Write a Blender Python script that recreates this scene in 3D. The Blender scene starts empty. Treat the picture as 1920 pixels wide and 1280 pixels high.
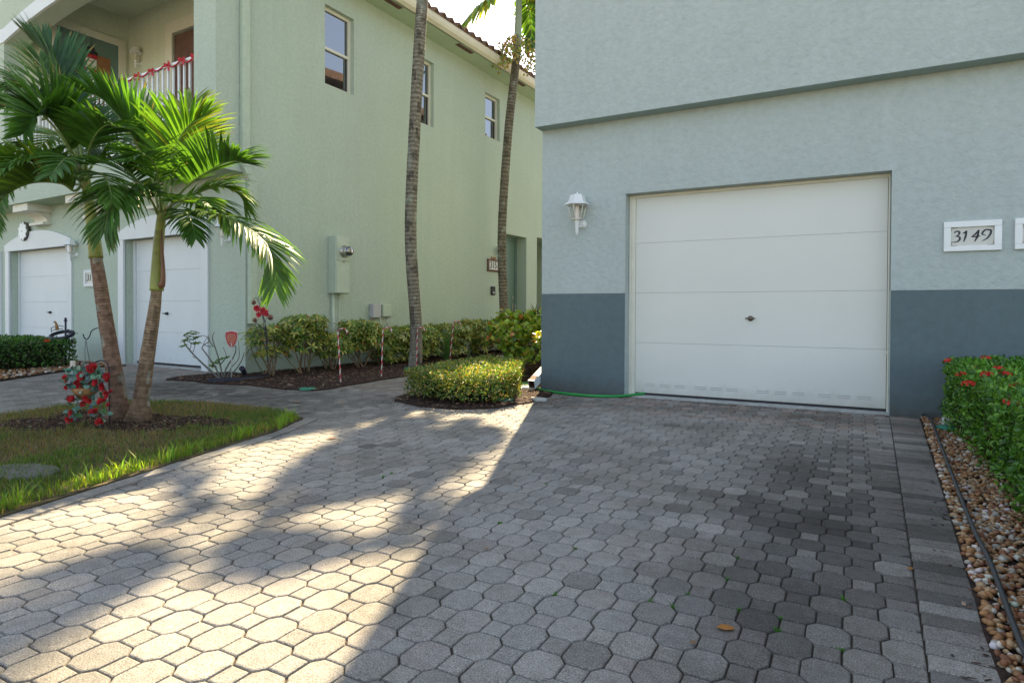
import bpy, math, random
import numpy as np
from mathutils import Vector, Matrix, noise
from math import sin, cos, pi, radians
random.seed(7)
rnd = random.random
def ru(a, b): return a + (b - a) * random.random()
S = bpy.context.scene
COL = S.collection

# ------------------------------------------------------------------ camera
CF, CYAW, CPIT, CROLL, CV0 = 1172.22, .4986, .0119, .0043, 597.04
F_ = Vector((-sin(CYAW) * cos(CPIT), cos(CYAW) * cos(CPIT), -sin(CPIT)))
R0 = Vector((cos(CYAW), sin(CYAW), 0)); U0 = R0.cross(F_)
R_ = R0 * cos(CROLL) + U0 * sin(CROLL); U_ = -R0 * sin(CROLL) + U0 * cos(CROLL)
EYE = Vector((0, 0, 1.0))
cam = bpy.data.cameras.new('camera'); camo = bpy.data.objects.new('camera', cam); COL.objects.link(camo)
m3 = Matrix((R_, U_, -F_)).transposed()
camo.matrix_world = Matrix.Translation(EYE) @ m3.to_4x4()
cam.sensor_width = 36; cam.lens = CF / 1920 * 36; cam.shift_y = -(640 - CV0) / 1920
cam.clip_start = .02; cam.clip_end = 2000
S.camera = camo
def ray(u, v): return F_ * CF + R_ * (u - 960) - U_ * (v - CV0)
def at(u, v, d): return EYE + ray(u, v) * (d / CF)          # point at forward distance d
def gnd(u, v, z=0):
    d = ray(u, v); return EYE + d * ((z - 1) / d.z)
YL = -.0405                                                  # the left building stands slightly turned
def fL(x, y, z=0): return Vector((x * cos(YL) - y * sin(YL), x * sin(YL) + y * cos(YL), z))
def tL(p): return Vector((p[0] * cos(YL) + p[1] * sin(YL), -p[0] * sin(YL) + p[1] * cos(YL), p[2]))

# ------------------------------------------------------------------ materials
def newmat(name):
    m = bpy.data.materials.new(name); m.use_nodes = True
    nt = m.node_tree; nt.nodes.clear()
    out = nt.nodes.new('ShaderNodeOutputMaterial'); b = nt.nodes.new('ShaderNodeBsdfPrincipled')
    nt.links.new(b.outputs[0], out.inputs[0])
    return m, nt, b, out
def N(nt, t, **kw):
    n = nt.nodes.new(t)
    for k, v in kw.items():
        if k in n.inputs.keys() if hasattr(n.inputs, 'keys') else False: n.inputs[k].default_value = v
        else: setattr(n, k, v)
    return n
def tex(nt, kind, scale, detail=2.0, coord='Object', rough=.5, vec=None):
    t = nt.nodes.new('ShaderNodeTexNoise' if kind == 'noise' else 'ShaderNodeTexVoronoi')
    t.inputs['Scale'].default_value = scale
    if kind == 'noise': t.inputs['Detail'].default_value = detail; t.inputs['Roughness'].default_value = rough
    if vec is None:
        tc = nt.nodes.new('ShaderNodeTexCoord'); nt.links.new(tc.outputs[coord], t.inputs['Vector'])
    else: nt.links.new(vec, t.inputs['Vector'])
    return t
def ramp(nt, src, stops):
    r = nt.nodes.new('ShaderNodeValToRGB'); el = r.color_ramp.elements
    while len(el) < len(stops): el.new(.5)
    for e, (p, c) in zip(el, stops): e.position = p; e.color = (*c, 1) if len(c) == 3 else c
    nt.links.new(src, r.inputs[0]); return r
def mixc(nt, a, b, fac, mode='MIX'):
    m = nt.nodes.new('ShaderNodeMix'); m.data_type = 'RGBA'; m.blend_type = mode
    for i, x in ((6, a), (7, b)):
        if isinstance(x, tuple): m.inputs[i].default_value = (*x, 1)
        else: nt.links.new(x, m.inputs[i])
    if isinstance(fac, (int, float)): m.inputs[0].default_value = fac
    else: nt.links.new(fac, m.inputs[0])
    return m.outputs[2]
def bump(nt, b, h, strength, dist=.01, prev=None):
    n = nt.nodes.new('ShaderNodeBump'); n.inputs['Strength'].default_value = strength; n.inputs['Distance'].default_value = dist
    nt.links.new(h, n.inputs['Height'])
    if prev: nt.links.new(prev, n.inputs['Normal'])
    nt.links.new(n.outputs[0], b.inputs['Normal']); return n.outputs[0]
def plain(name, c, rough=.6, metal=0., var=.12, vs=6., spec=.5, bmp=0., bs=80.):
    m, nt, b, o = newmat(name)
    t = tex(nt, 'noise', vs, 5)
    k = 1 - var; l = 1 + var
    r = ramp(nt, t.outputs[0], [(.3, tuple(x * k for x in c)), (.7, tuple(min(1, x * l) for x in c))])
    nt.links.new(r.outputs[0], b.inputs['Base Color'])
    b.inputs['Roughness'].default_value = rough; b.inputs['Metallic'].default_value = metal
    b.inputs['Specular IOR Level'].default_value = spec
    if bmp: bump(nt, b, tex(nt, 'noise', bs, 3).outputs[0], bmp, .004)
    return m
def stucco(name, c, strength=.6, scale=22., stain=.1):
    m, nt, b, o = newmat(name)
    big = tex(nt, 'noise', .9, 6, rough=.62)
    r = ramp(nt, big.outputs[0], [(.3, tuple(x * (1 - stain) for x in c)), (.75, tuple(x * (1 + stain * .6) for x in c))])
    sp = tex(nt, 'noise', scale * .9, 4, rough=.6)
    r2 = ramp(nt, sp.outputs[0], [(.3, (.92, .92, .92)), (.62, (1.02, 1.02, 1.02))])
    # knock-down texture: flattened noise plateaus with fine grain
    kd = tex(nt, 'noise', scale, 5, rough=.6)
    kr = ramp(nt, kd.outputs[0], [(.40, (0, 0, 0)), (.56, (1, 1, 1))])
    tc = nt.nodes.new('ShaderNodeTexCoord'); mp = nt.nodes.new('ShaderNodeMapping'); mp.inputs['Scale'].default_value = (1, 1, .07)
    nt.links.new(tc.outputs['Object'], mp.inputs[0])
    st = tex(nt, 'noise', 5., 6, rough=.6, vec=mp.outputs[0])
    sr = ramp(nt, st.outputs[0], [(.40, (.965, .965, .96)), (.6, (1, 1, 1))])
    c1 = mixc(nt, r.outputs[0], r2.outputs[0], 1., 'MULTIPLY')
    c2 = mixc(nt, c1, sr.outputs[0], .8, 'MULTIPLY')
    nt.links.new(c2, b.inputs['Base Color'])
    b.inputs['Roughness'].default_value = .85; b.inputs['Specular IOR Level'].default_value = .25
    n1 = bump(nt, b, kr.outputs[0], strength, .004)
    bump(nt, b, tex(nt, 'noise', scale * 9, 3).outputs[0], .25, .002, n1)
    return m
def colmat(name, rough=.6, var=.15, spec=.4, bmp=0., bs=150., scale=60.):
    """colour per face from the attribute 'col', with a little noise"""
    m, nt, b, o = newmat(name)
    a = nt.nodes.new('ShaderNodeAttribute'); a.attribute_name = 'col'
    t = tex(nt, 'noise', scale, 4)
    r = ramp(nt, t.outputs[0], [(.3, (1 - var,) * 3), (.7, (1 + var * .6,) * 3)])
    nt.links.new(mixc(nt, a.outputs[0], r.outputs[0], 1., 'MULTIPLY'), b.inputs['Base Color'])
    b.inputs['Roughness'].default_value = rough; b.inputs['Specular IOR Level'].default_value = spec
    if bmp: bump(nt, b, tex(nt, 'noise', bs, 3).outputs[0], bmp, .004)
    return m
def leafmat(name, rough=.4, trans=.45, spec=.5, ty=(1.25, 1.2, .45)):
    m, nt, b, o = newmat(name)
    a = nt.nodes.new('ShaderNodeAttribute'); a.attribute_name = 'col'
    t = tex(nt, 'noise', 12., 3)
    r = ramp(nt, t.outputs[0], [(.3, (.78,) * 3), (.7, (1.12,) * 3)])
    c = mixc(nt, a.outputs[0], r.outputs[0], 1., 'MULTIPLY')
    nt.links.new(c, b.inputs['Base Color'])
    b.inputs['Roughness'].default_value = rough; b.inputs['Specular IOR Level'].default_value = spec
    tr = nt.nodes.new('ShaderNodeBsdfTranslucent')
    nt.links.new(mixc(nt, c, ty, 1., 'MULTIPLY'), tr.inputs[0])
    g = nt.nodes.new('ShaderNodeMixShader'); g.inputs[0].default_value = trans
    nt.links.new(b.outputs[0], g.inputs[1]); nt.links.new(tr.outputs[0], g.inputs[2])
    nt.links.new(g.outputs[0], o.inputs[0])
    return m

M = {}
M['green_stucco'] = stucco('green_stucco', (.43, .505, .415), .6, 20, .04)
M['green_trim'] = stucco('green_smooth', (.45, .53, .42), .15, 16, .03)
M['balcony_lightened'] = stucco('balcony_lightened', (.62, .66, .52), .15, 16, .03)  # wall green lightened in colour to brighten the shaded balcony interior
M['soffit'] = stucco('soffit_paint', (.42, .52, .36), .1, 20, .04)
M['blue_stucco'] = stucco('blue_stucco', (.415, .475, .455), .75, 16, .035)
M['blue_edge'] = stucco('blue_soffit', (.36, .46, .44), .15, 22, .05)
M['dado'] = stucco('slate_paint', (.115, .155, .165), .12, 14, .05)
M['white'] = plain('white_paint', (.62, .66, .66), .5, var=.03, vs=2)
M['white_gloss'] = plain('white_enamel', (.72, .75, .74), .35, var=.04, vs=8)
M['cream'] = plain('cream_trim', (.66, .65, .55), .6, var=.04)
M['garage'] = plain('garage_paint', (.62, .63, .575), .45, var=.025, vs=1.2, bmp=.08, bs=60)
def grime(m, top, dark, amt=.8):
    """splashed soil along the foot of a surface, with a ragged noisy outline"""
    nt = m.node_tree; b = [n for n in nt.nodes if n.type == 'BSDF_PRINCIPLED'][0]; src = b.inputs['Base Color'].links[0].from_socket
    tc = nt.nodes.new('ShaderNodeTexCoord'); sx = nt.nodes.new('ShaderNodeSeparateXYZ'); nt.links.new(tc.outputs['Object'], sx.inputs[0])
    nz = tex(nt, 'noise', 7., 8, rough=.7); ma = nt.nodes.new('ShaderNodeMath'); ma.operation = 'MULTIPLY_ADD'; nt.links.new(nz.outputs[0], ma.inputs[0]); ma.inputs[1].default_value = -top * 2.2; nt.links.new(sx.outputs[2], ma.inputs[2])
    r = ramp(nt, ma.outputs[0], [(0, (amt,) * 3), (1, (0, 0, 0))]); mr = nt.nodes.new('ShaderNodeMapRange'); nt.links.new(ma.outputs[0], mr.inputs[0]); mr.inputs[1].default_value = -top * 1.3; mr.inputs[2].default_value = top * .25; mr.inputs[3].default_value = amt; mr.inputs[4].default_value = 0
    nt.links.new(mixc(nt, src, dark, mr.outputs[0]), b.inputs['Base Color'])
grime(M['dado'], .16, (.085, .085, .07), .75); grime(M['garage'], .14, (.36, .35, .29), .6)
M['rubber'] = plain('black_rubber', (.03, .028, .03), .8)
M['stone'] = plain('grey_stone', (.11, .105, .09), .9, var=.2, vs=9, bmp=.4, bs=60)
M['concrete'] = plain('concrete', (.36, .37, .34), .9, var=.2, vs=9, bmp=.4, bs=60)
M['gutter'] = plain('cream_gutter', (.66, .63, .50), .45, var=.05)
M['dark'] = plain('dark_void', (.02, .018, .016), .8)
M['door_green'] = plain('door_green', (.13, .21, .19), .5, var=.05)
M['steel'] = plain('galvanised_steel', (.45, .44, .40), .35, .8)
M['bronze'] = plain('weathered_bronze', (.16, .12, .09), .4, .7, var=.3, vs=30)
M['black_metal'] = plain('black_metal', (.015, .016, .03), .45, .3)
M['meter'] = plain('meter_paint', (.43, .50, .40), .5, var=.05)
M['meter_side'] = M['meter']
M['grey_plastic'] = plain('grey_plastic', (.42, .42, .42), .5, var=.05)
M['green_plastic'] = plain('green_plastic', (.02, .20, .12), .45)
M['hose'] = plain('green_hose', (.015, .27, .05), .45)
M['orange'] = plain('orange_cable', (.55, .18, .03), .6)
M['cable'] = plain('black_cable', (.035, .037, .042), .55)
M['trunk_col'] = colmat('palm_bark', .9, .4, .2, .8, 60, 22)
M['shaft_col'] = colmat('crownshaft_skin', .45, .14, .4, .15, 30, 10)
M['paver_dummy'] = None
M['leaf'] = leafmat('palm_leaf', .42, .42, .4)
M['rachis'] = colmat('leaf_stalk', .5, .1)
M['bush_leaf'] = leafmat('bush_leaf', .38, .35, .5, (1.2, 1.15, .4))
M['grass'] = leafmat('grass_blade', .6, .45, .3, (1.2, 1.15, .35))
M['twig'] = colmat('bush_twig', .9, .3, .2, .4, 120, 40)
M['petal'] = leafmat('petal', .6, .3, .3, (1.1, .8, .8))
M['candy'] = colmat('candy_stripe', .35, .05, .5)
M['pebble'] = colmat('pebble_stone', .55, .25, .45, .2, 90, 45)
M['mulch'] = colmat('mulch_chip', .95, .4, .15, .4, 80, 50)
M['ink'] = plain('black_ink', (.02, .02, .03), .5)
M['plate'] = plain('ceramic_plate', (.52, .52, .47), .3, var=.05, vs=20)
M['rust'] = plain('rusty_rim', (.14, .06, .03), .7, var=.4, vs=60)
M['blind'] = plain('wooden_blind', (.30, .13, .05), .5, var=.25, vs=12)
M['red'] = plain('red_cloth', (.42, .02, .03), .8)
M['snow'] = plain('white_felt', (.72, .70, .64), .9)
M['shield_red'] = plain('red_sign', (.38, .02, .03), .35)
M['shield_ink'] = plain('gold_print', (.55, .40, .20), .5)
M['tile'] = plain('clay_tile', (.17, .095, .06), .85, var=.5, vs=7, bmp=.5, bs=50)
M['clay'] = plain('coconut_liner', (.28, .15, .06), .95, var=.3, vs=30)
M['fruit'] = colmat('palm_fruit', .6, .2)
M['curtain'] = plain('brown_curtain', (.13, .07, .055), .9, var=.2)
M['bulb'] = plain('frosted_plastic', (.75, .66, .56), .4)
M['shell'] = plain('copper_shell', (.22, .11, .08), .3, .5, var=.3, vs=40)
def glassy(name, c=(.012, .016, .02)):
    m, nt, b, o = newmat(name)
    b.inputs['Base Color'].default_value = (*c, 1); b.inputs['Roughness'].default_value = .03
    b.inputs['IOR'].default_value = 2.3; b.inputs['Specular IOR Level'].default_value = .8
    bump(nt, b, tex(nt, 'noise', .8, 1).outputs[0], .08, .05)
    return m
M['pane'] = glassy('window_glass')
m, nt, b, o = newmat('clear_glass'); b.inputs['Base Color'].default_value = (.9, .93, .92, 1); b.inputs['Transmission Weight'].default_value = .9; b.inputs['Roughness'].default_value = .15; b.inputs['IOR'].default_value = 1.1
M['lamp_glass'] = m

def paver_mat():
    m, nt, b, o = newmat('paver_concrete')
    a = nt.nodes.new('ShaderNodeAttribute'); a.attribute_name = 'col'
    fine = tex(nt, 'noise', 210., 4, rough=.75)
    r = ramp(nt, fine.outputs[0], [(.34, (.38, .38, .38)), (.5, (.95, .95, .95)), (.63, (1.5, 1.5, 1.48)), (.72, (2.4, 2.4, 2.3))])
    mid = tex(nt, 'noise', 26., 5, rough=.65)
    r2 = ramp(nt, mid.outputs[0], [(.3, (.80, .80, .79)), (.7, (1.1, 1.1, 1.1))])
    st = tex(nt, 'noise', 1.3, 6, rough=.66)
    r3 = ramp(nt, st.outputs[0], [(.36, (.70, .69, .66)), (.56, (1.02, 1.02, 1.02))])
    c = mixc(nt, a.outputs[0], r.outputs[0], 1., 'MULTIPLY')
    c = mixc(nt, c, r2.outputs[0], 1., 'MULTIPLY'); c = mixc(nt, c, r3.outputs[0], 1., 'MULTIPLY')
    nt.links.new(c, b.inputs['Base Color'])
    b.inputs['Roughness'].default_value = .88; b.inputs['Specular IOR Level'].default_value = .3
    n1 = bump(nt, b, fine.outputs[0], .8, .004)
    bump(nt, b, mid.outputs[0], .3, .006, n1)
    return m
M['paver'] = paver_mat()
def soil_mat(name, c1, c2, s=20):
    m, nt, b, o = newmat(name)
    t = tex(nt, 'noise', s, 8, rough=.7); r = ramp(nt, t.outputs[0], [(.3, c1), (.7, c2)])
    nt.links.new(r.outputs[0], b.inputs['Base Color']); b.inputs['Roughness'].default_value = .95; b.inputs['Specular IOR Level'].default_value = .15
    bump(nt, b, tex(nt, 'noise', s * 3, 6).outputs[0], .8, .02)
    return m
M['joint'] = soil_mat('joint_sand', (.045, .036, .028), (.10, .085, .065), 40)
M['soil'] = soil_mat('garden_soil', (.018, .012, .010), (.07, .045, .034), 30)
M['lawn'] = soil_mat('lawn_soil', (.05, .045, .02), (.13, .10, .055), 12)
M['asphalt'] = soil_mat('road_pale_bounce', (.36, .335, .29), (.44, .41, .36), 60)  # unseen road behind the camera, coloured pale to bounce light onto the fronts
M['far_ground'] = soil_mat('far_ground', (.20, .19, .13), (.30, .27, .19), 2)

# ------------------------------------------------------------------ mesh helpers
class MB:
    def __init__(s): s.v = []; s.f = []; s.c = []; s.m = []; s.sm = []
    def face(s, idx, col=None, mi=0, sm=False): s.f.append(tuple(idx)); s.c.append(col); s.m.append(mi); s.sm.append(sm)
    def poly(s, pts, col=None, mi=0):
        n = len(s.v); s.v += [tuple(p) for p in pts]; s.face(range(n, n + len(pts)), col, mi)
    def box(s, x0, x1, y0, y1, z0, z1, col=None, mi=0, bev=0.):
        if x0 > x1: x0, x1 = x1, x0
        if y0 > y1: y0, y1 = y1, y0
        if bev:
            b = min(bev, (x1 - x0) * .45, (y1 - y0) * .45, (z1 - z0) * .45); n = len(s.v); ring = []
            for (zz, ins) in ((z0, b), (z0 + b, 0), (z1 - b, 0), (z1, b)):
                q = []
                for (cx, cy, sx, sy) in ((x0, y0, 1, 1), (x1, y0, -1, 1), (x1, y1, -1, -1), (x0, y1, 1, -1)):
                    if (cx, cy) in ((x0, y0), (x1, y1)): pr = [(cx + sx * ins, cy + sy * (b + 0)), (cx + sx * b, cy + sy * ins)]
                    else: pr = [(cx + sx * b, cy + sy * ins), (cx + sx * ins, cy + sy * b)]
                    q += pr
                s.v += [(a, c, zz) for a, c in q]
            for k in range(3):
                for i in range(8):
                    j = (i + 1) % 8; s.face((n + k * 8 + i, n + k * 8 + j, n + k * 8 + 8 + j, n + k * 8 + 8 + i), col, mi)
            s.face([n + i for i in range(7, -1, -1)], col, mi); s.face([n + 24 + i for i in range(8)], col, mi); return
        n = len(s.v)
        s.v += [(x0, y0, z0), (x1, y0, z0), (x1, y1, z0), (x0, y1, z0), (x0, y0, z1), (x1, y0, z1), (x1, y1, z1), (x0, y1, z1)]
        for q in ((0, 3, 2, 1), (4, 5, 6, 7), (0, 1, 5, 4), (1, 2, 6, 5), (2, 3, 7, 6), (3, 0, 4, 7)): s.face([n + i for i in q], col, mi)
    def tube(s, pts, rad, n=8, col=None, mi=0, cap=True, colf=None):
        pts = [Vector(p) for p in pts]; k = len(pts); rads = rad if isinstance(rad, (list, tuple)) else [rad] * k
        base = len(s.v); up = None
        for i, p in enumerate(pts):
            t = (pts[min(i + 1, k - 1)] - pts[max(i - 1, 0)]).normalized()
            if up is None:
                up = Vector((0, 0, 1)) if abs(t.z) < .9 else Vector((1, 0, 0))
            a = t.cross(up).normalized(); up = a.cross(t).normalized()
            for j in range(n):
                an = 2 * pi * j / n; s.v.append(tuple(p + (a * cos(an) + up * sin(an)) * rads[i]))
        for i in range(k - 1):
            for j in range(n):
                jj = (j + 1) % n; c = colf(i, j) if colf else col
                s.face((base + i * n + j, base + i * n + jj, base + (i + 1) * n + jj, base + (i + 1) * n + j), c, mi, True)
        if cap:
            s.face([base + j for j in range(n - 1, -1, -1)], colf(0, 0) if colf else col, mi)
            s.face([base + (k - 1) * n + j for j in range(n)], colf(k - 2, 0) if colf else col, mi)
    def lathe(s, c, prof, n=20, col=None, mi=0, axis='z'):
        c = Vector(c); base = len(s.v)
        for r, h in prof:
            for j in range(n):
                a = 2 * pi * j / n
                if axis == 'z': p = (r * cos(a), r * sin(a), h)
                elif axis == 'x': p = (h, r * cos(a), r * sin(a))
                else: p = (r * cos(a), h, r * sin(a))
                s.v.append(tuple(c + Vector(p)))
        for i in range(len(prof) - 1):
            for j in range(n):
                jj = (j + 1) % n; s.face((base + i * n + j, base + i * n + jj, base + (i + 1) * n + jj, base + (i + 1) * n + j), col, mi, True)
        s.face([base + j for j in range(n)], col, mi); s.face([base + (len(prof) - 1) * n + j for j in range(n)], col, mi)
    def sphere(s, c, r, col=None, mi=0, n=10, sq=(1, 1, 1)):
        c = Vector(c); base = len(s.v); k = n // 2 + 1
        for i in range(k):
            th = pi * i / (k - 1)
            for j in range(n):
                a = 2 * pi * j / n; s.v.append((c.x + r * sq[0] * sin(th) * cos(a), c.y + r * sq[1] * sin(th) * sin(a), c.z + r * sq[2] * cos(th)))
        for i in range(k - 1):
            for j in range(n):
                jj = (j + 1) % n; s.face((base + i * n + j, base + (i + 1) * n + j, base + (i + 1) * n + jj, base + i * n + jj), col, mi, True)
    def xf(s, fn, start=0): s.v[start:] = [tuple(fn(Vector(p))) for p in s.v[start:]]
    def build(s, name, mats, parent=None, off=(0, 0, 0)):
        me = bpy.data.meshes.new(name); ox, oy, oz = off
        me.from_pydata([(x - ox, y - oy, z - oz) for x, y, z in s.v], [], s.f)
        for mm in (mats if isinstance(mats, (list, tuple)) else [mats]): me.materials.append(mm)
        if any(s.m): me.polygons.foreach_set('material_index', s.m)
        me.polygons.foreach_set('use_smooth', s.sm)
        if any(c is not None for c in s.c):
            at_ = me.attributes.new('col', 'FLOAT_COLOR', 'CORNER'); arr = np.empty((len(me.loops), 4), np.float32); arr[:, 3] = 1; i = 0
            cc = np.array([c if c is not None else (.5, .5, .5) for c in s.c], np.float32); ln = np.array([len(f) for f in s.f])
            arr[:, :3] = np.repeat(cc, ln, axis=0); at_.data.foreach_set('color', arr.ravel())
        me.update()
        o = bpy.data.objects.new(name, me); COL.objects.link(o)
        if parent: o.parent = parent
        return o
def tag(o, label=None, cat=None, group=None, kind=None):
    if label: o['label'] = label
    if cat: o['category'] = cat
    if group: o['group'] = group
    if kind: o['kind'] = kind
    return o
def empty(name, loc, label, cat, group=None, rz=0.):
    o = bpy.data.objects.new(name, None); COL.objects.link(o); o.location = loc; o.rotation_euler = (0, 0, rz); o.empty_display_size = .1
    return tag(o, label, cat, group)
def Lempty(name, x, y, z, label, cat, group=None): return empty(name, fL(x, y, z), label, cat, group, YL)
def place(o, loc, rz=0.): o.location = loc; o.rotation_euler = (0, 0, rz); return o
def text(name, s, size, mat, parent, loc, rot, shear=0., ext=.002, bold=0., sx=1.):
    cu = bpy.data.curves.new(name, 'FONT'); cu.body = s; cu.size = size; cu.shear = shear; cu.extrude = ext; cu.offset = bold; cu.align_x = 'CENTER'; cu.align_y = 'CENTER'
    t = bpy.data.objects.new(name, cu); COL.objects.link(t); bpy.context.view_layer.update()
    me = bpy.data.meshes.new_from_object(t.evaluated_get(bpy.context.evaluated_depsgraph_get())); bpy.data.objects.remove(t)
    o = bpy.data.objects.new(name, me); me.materials.clear(); me.materials.append(mat); COL.objects.link(o)
    o.parent = parent; o.location = loc; o.rotation_euler = rot; o.scale = (sx, 1, 1); return o
def spl(pts, n):
    """Catmull-Rom through the points"""
    P = [Vector(p) for p in pts]; P = [P[0] * 2 - P[1]] + P + [P[-1] * 2 - P[-2]]; out = []
    segs = len(P) - 3
    for i in range(n):
        t = i / (n - 1) * segs; k = min(int(t), segs - 1); t -= k
        a, b, c, d = P[k:k + 4]
        out.append(.5 * ((2 * b) + (c - a) * t + (2 * a - 5 * b + 4 * c - d) * t * t + (3 * b - a - 3 * c + d) * t ** 3))
    return out

# ------------------------------------------------------------------ light and sky
EL = radians(36.5); SX, SY = -.366, .9306
sv = Vector((SX * cos(EL), SY * cos(EL), sin(EL))).normalized()
w = bpy.data.worlds.new('World'); S.world = w; w.use_nodes = True
bg = w.node_tree.nodes['Background']; sk = w.node_tree.nodes.new('ShaderNodeTexSky'); sk.sky_type = 'NISHITA'
sk.sun_disc = False; sk.sun_elevation = EL; sk.sun_rotation = math.atan2(SX, SY); sk.air_density = 1.; sk.dust_density = 1.; sk.ozone_density = .5
veil = w.node_tree.nodes.new('ShaderNodeMix'); veil.data_type = 'RGBA'; veil.blend_type = 'ADD'; veil.inputs[0].default_value = 1.; veil.inputs[7].default_value = (1.35, 1.2, 1.08, 1)   # thin white cloud veil
w.node_tree.links.new(sk.outputs[0], veil.inputs[6]); wt = w.node_tree
tcw = wt.nodes.new('ShaderNodeTexCoord'); dt = wt.nodes.new('ShaderNodeVectorMath'); dt.operation = 'DOT_PRODUCT'; wt.links.new(tcw.outputs['Generated'], dt.inputs[0]); dt.inputs[1].default_value = tuple(sv)
mx = wt.nodes.new('ShaderNodeMath'); mx.operation = 'MAXIMUM'; wt.links.new(dt.outputs['Value'], mx.inputs[0]); mx.inputs[1].default_value = 0
pw = wt.nodes.new('ShaderNodeMath'); pw.operation = 'POWER'; wt.links.new(mx.outputs[0], pw.inputs[0]); pw.inputs[1].default_value = 22
cn = wt.nodes.new('ShaderNodeTexNoise'); cn.inputs['Scale'].default_value = 5; cn.inputs['Detail'].default_value = 6; wt.links.new(tcw.outputs['Generated'], cn.inputs['Vector'])
cm = wt.nodes.new('ShaderNodeMath'); cm.operation = 'MULTIPLY_ADD'; wt.links.new(cn.outputs[0], cm.inputs[0]); cm.inputs[1].default_value = 1.2; cm.inputs[2].default_value = .5
m2 = wt.nodes.new('ShaderNodeMath'); m2.operation = 'MULTIPLY'; wt.links.new(pw.outputs[0], m2.inputs[0]); wt.links.new(cm.outputs[0], m2.inputs[1])
glow = wt.nodes.new('ShaderNodeMix'); glow.data_type = 'RGBA'; glow.blend_type = 'ADD'; wt.links.new(m2.outputs[0], glow.inputs[0]); wt.links.new(veil.outputs[2], glow.inputs[6]); glow.inputs[7].default_value = (2.1, 2.9, 4.6, 1)   # white haze round the sun
wt.links.new(glow.outputs[2], bg.inputs[0]); bg.inputs[1].default_value = .066
sl = bpy.data.lights.new('sun', 'SUN'); sl.energy = 5.0; sl.angle = radians(.55); sl.color = (1., .79, .50)
so = bpy.data.objects.new('sun', sl); COL.objects.link(so); so.rotation_euler = sv.to_track_quat('Z', 'Y').to_euler(); so.location = (0, 0, 20)
S.view_settings.view_transform = 'Standard'; S.view_settings.look = 'None'; S.view_settings.exposure = 2.2; S.view_settings.gamma = 1
try: S.view_settings.use_curve_mapping = False
except Exception: pass
S.render.engine = 'CYCLES'
# ================================================================== THE GROUND
def inpoly(x, y, P):
    c = False; j = len(P) - 1
    for i in range(len(P)):
        xi, yi = P[i]; xj, yj = P[j]
        if (yi > y) != (yj > y) and x < (xj - xi) * (y - yi) / (yj - yi) + xi: c = not c
        j = i
    return c
GRASS = [(-4.47, 4.14), (-4.33, 3.93), (-4.14, 3.52), (-4.02, 3.05), (-3.82, 2.37), (-3.56, 1.43), (-3.25, .4), (-2.9, -1.2), (-2.8, -3), (-6.4, -3), (-6.9, 1.2), (-7.0, 2.83), (-7.1, 3.4), (-6.75, 3.95), (-6.1, 4.3), (-5.2, 4.36)]
LBED = [(-8.75, 5.75), (-8.5, 5.42), (-8.05, 5.5), (-7.6, 5.42), (-7.02, 5.58), (-6.3, 5.52), (-5.84, 5.62), (-5.8, 5.8), (-5.87, 6.3), (-5.95, 7.62), (-6.4, 8.8), (-6.75, 10.4), (-7.1, 13), (-7.2, 20), (-8.4, 20), (-8.27, 6.6), (-8.75, 6.6)]
HBED = [(-4.6, 5.68), (-4.42, 5.42), (-3.95, 5.24), (-3.5, 5.28), (-3.2, 5.55), (-3.08, 6.1), (-3.1, 6.6), (-3.22, 7.0), (-3.42, 7.11), (-3.42, 20), (-5.9, 20), (-5.4, 10), (-4.98, 8)]
RBED = [(.352, .2), (.352, 1.6), (.37, 2.4), (.417, 3.44), (.49, 5.13), (.575, 7.10), (4, 7.10), (4, .2)]
PBED = [(-11.25, 6.42), (-11.42, 5.9), (-10.9, 5.1), (-10.31, 4.19), (-9.7, 3.0), (-9.2, 1.5), (-14, 1.5), (-14, 6.5)]
def jx(y): return .195 + (y - 2.1) * .0262           # joint between field and edge course
def flat(name, P, z, mat, thick=.03, kind='structure', wob=.02, lab=None):
    b = MB(); Q = []
    for i in range(len(P)):                           # slightly wavy outline
        a = Vector((*P[i], 0)); c = Vector((*P[(i + 1) % len(P)], 0)); L = (c - a).length; k = max(1, int(L / .12)) if L < 6 else max(1, int(L / .6))
        for j in range(k):
            p = a.lerp(c, j / k); n_ = noise.noise(Vector((p.x * 5, p.y * 5, 3))) * wob; Q.append((p.x + n_, p.y + n_ * .7))
    b.poly([(x, y, z) for x, y in Q])
    n = len(b.v); b.v += [(x, y, z - thick) for x, y in Q]; k = len(Q)
    for i in range(k): b.face((i, n + i, n + (i + 1) % k, (i + 1) % k))
    return tag(b.build(name, mat), lab, None, None, kind)

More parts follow.
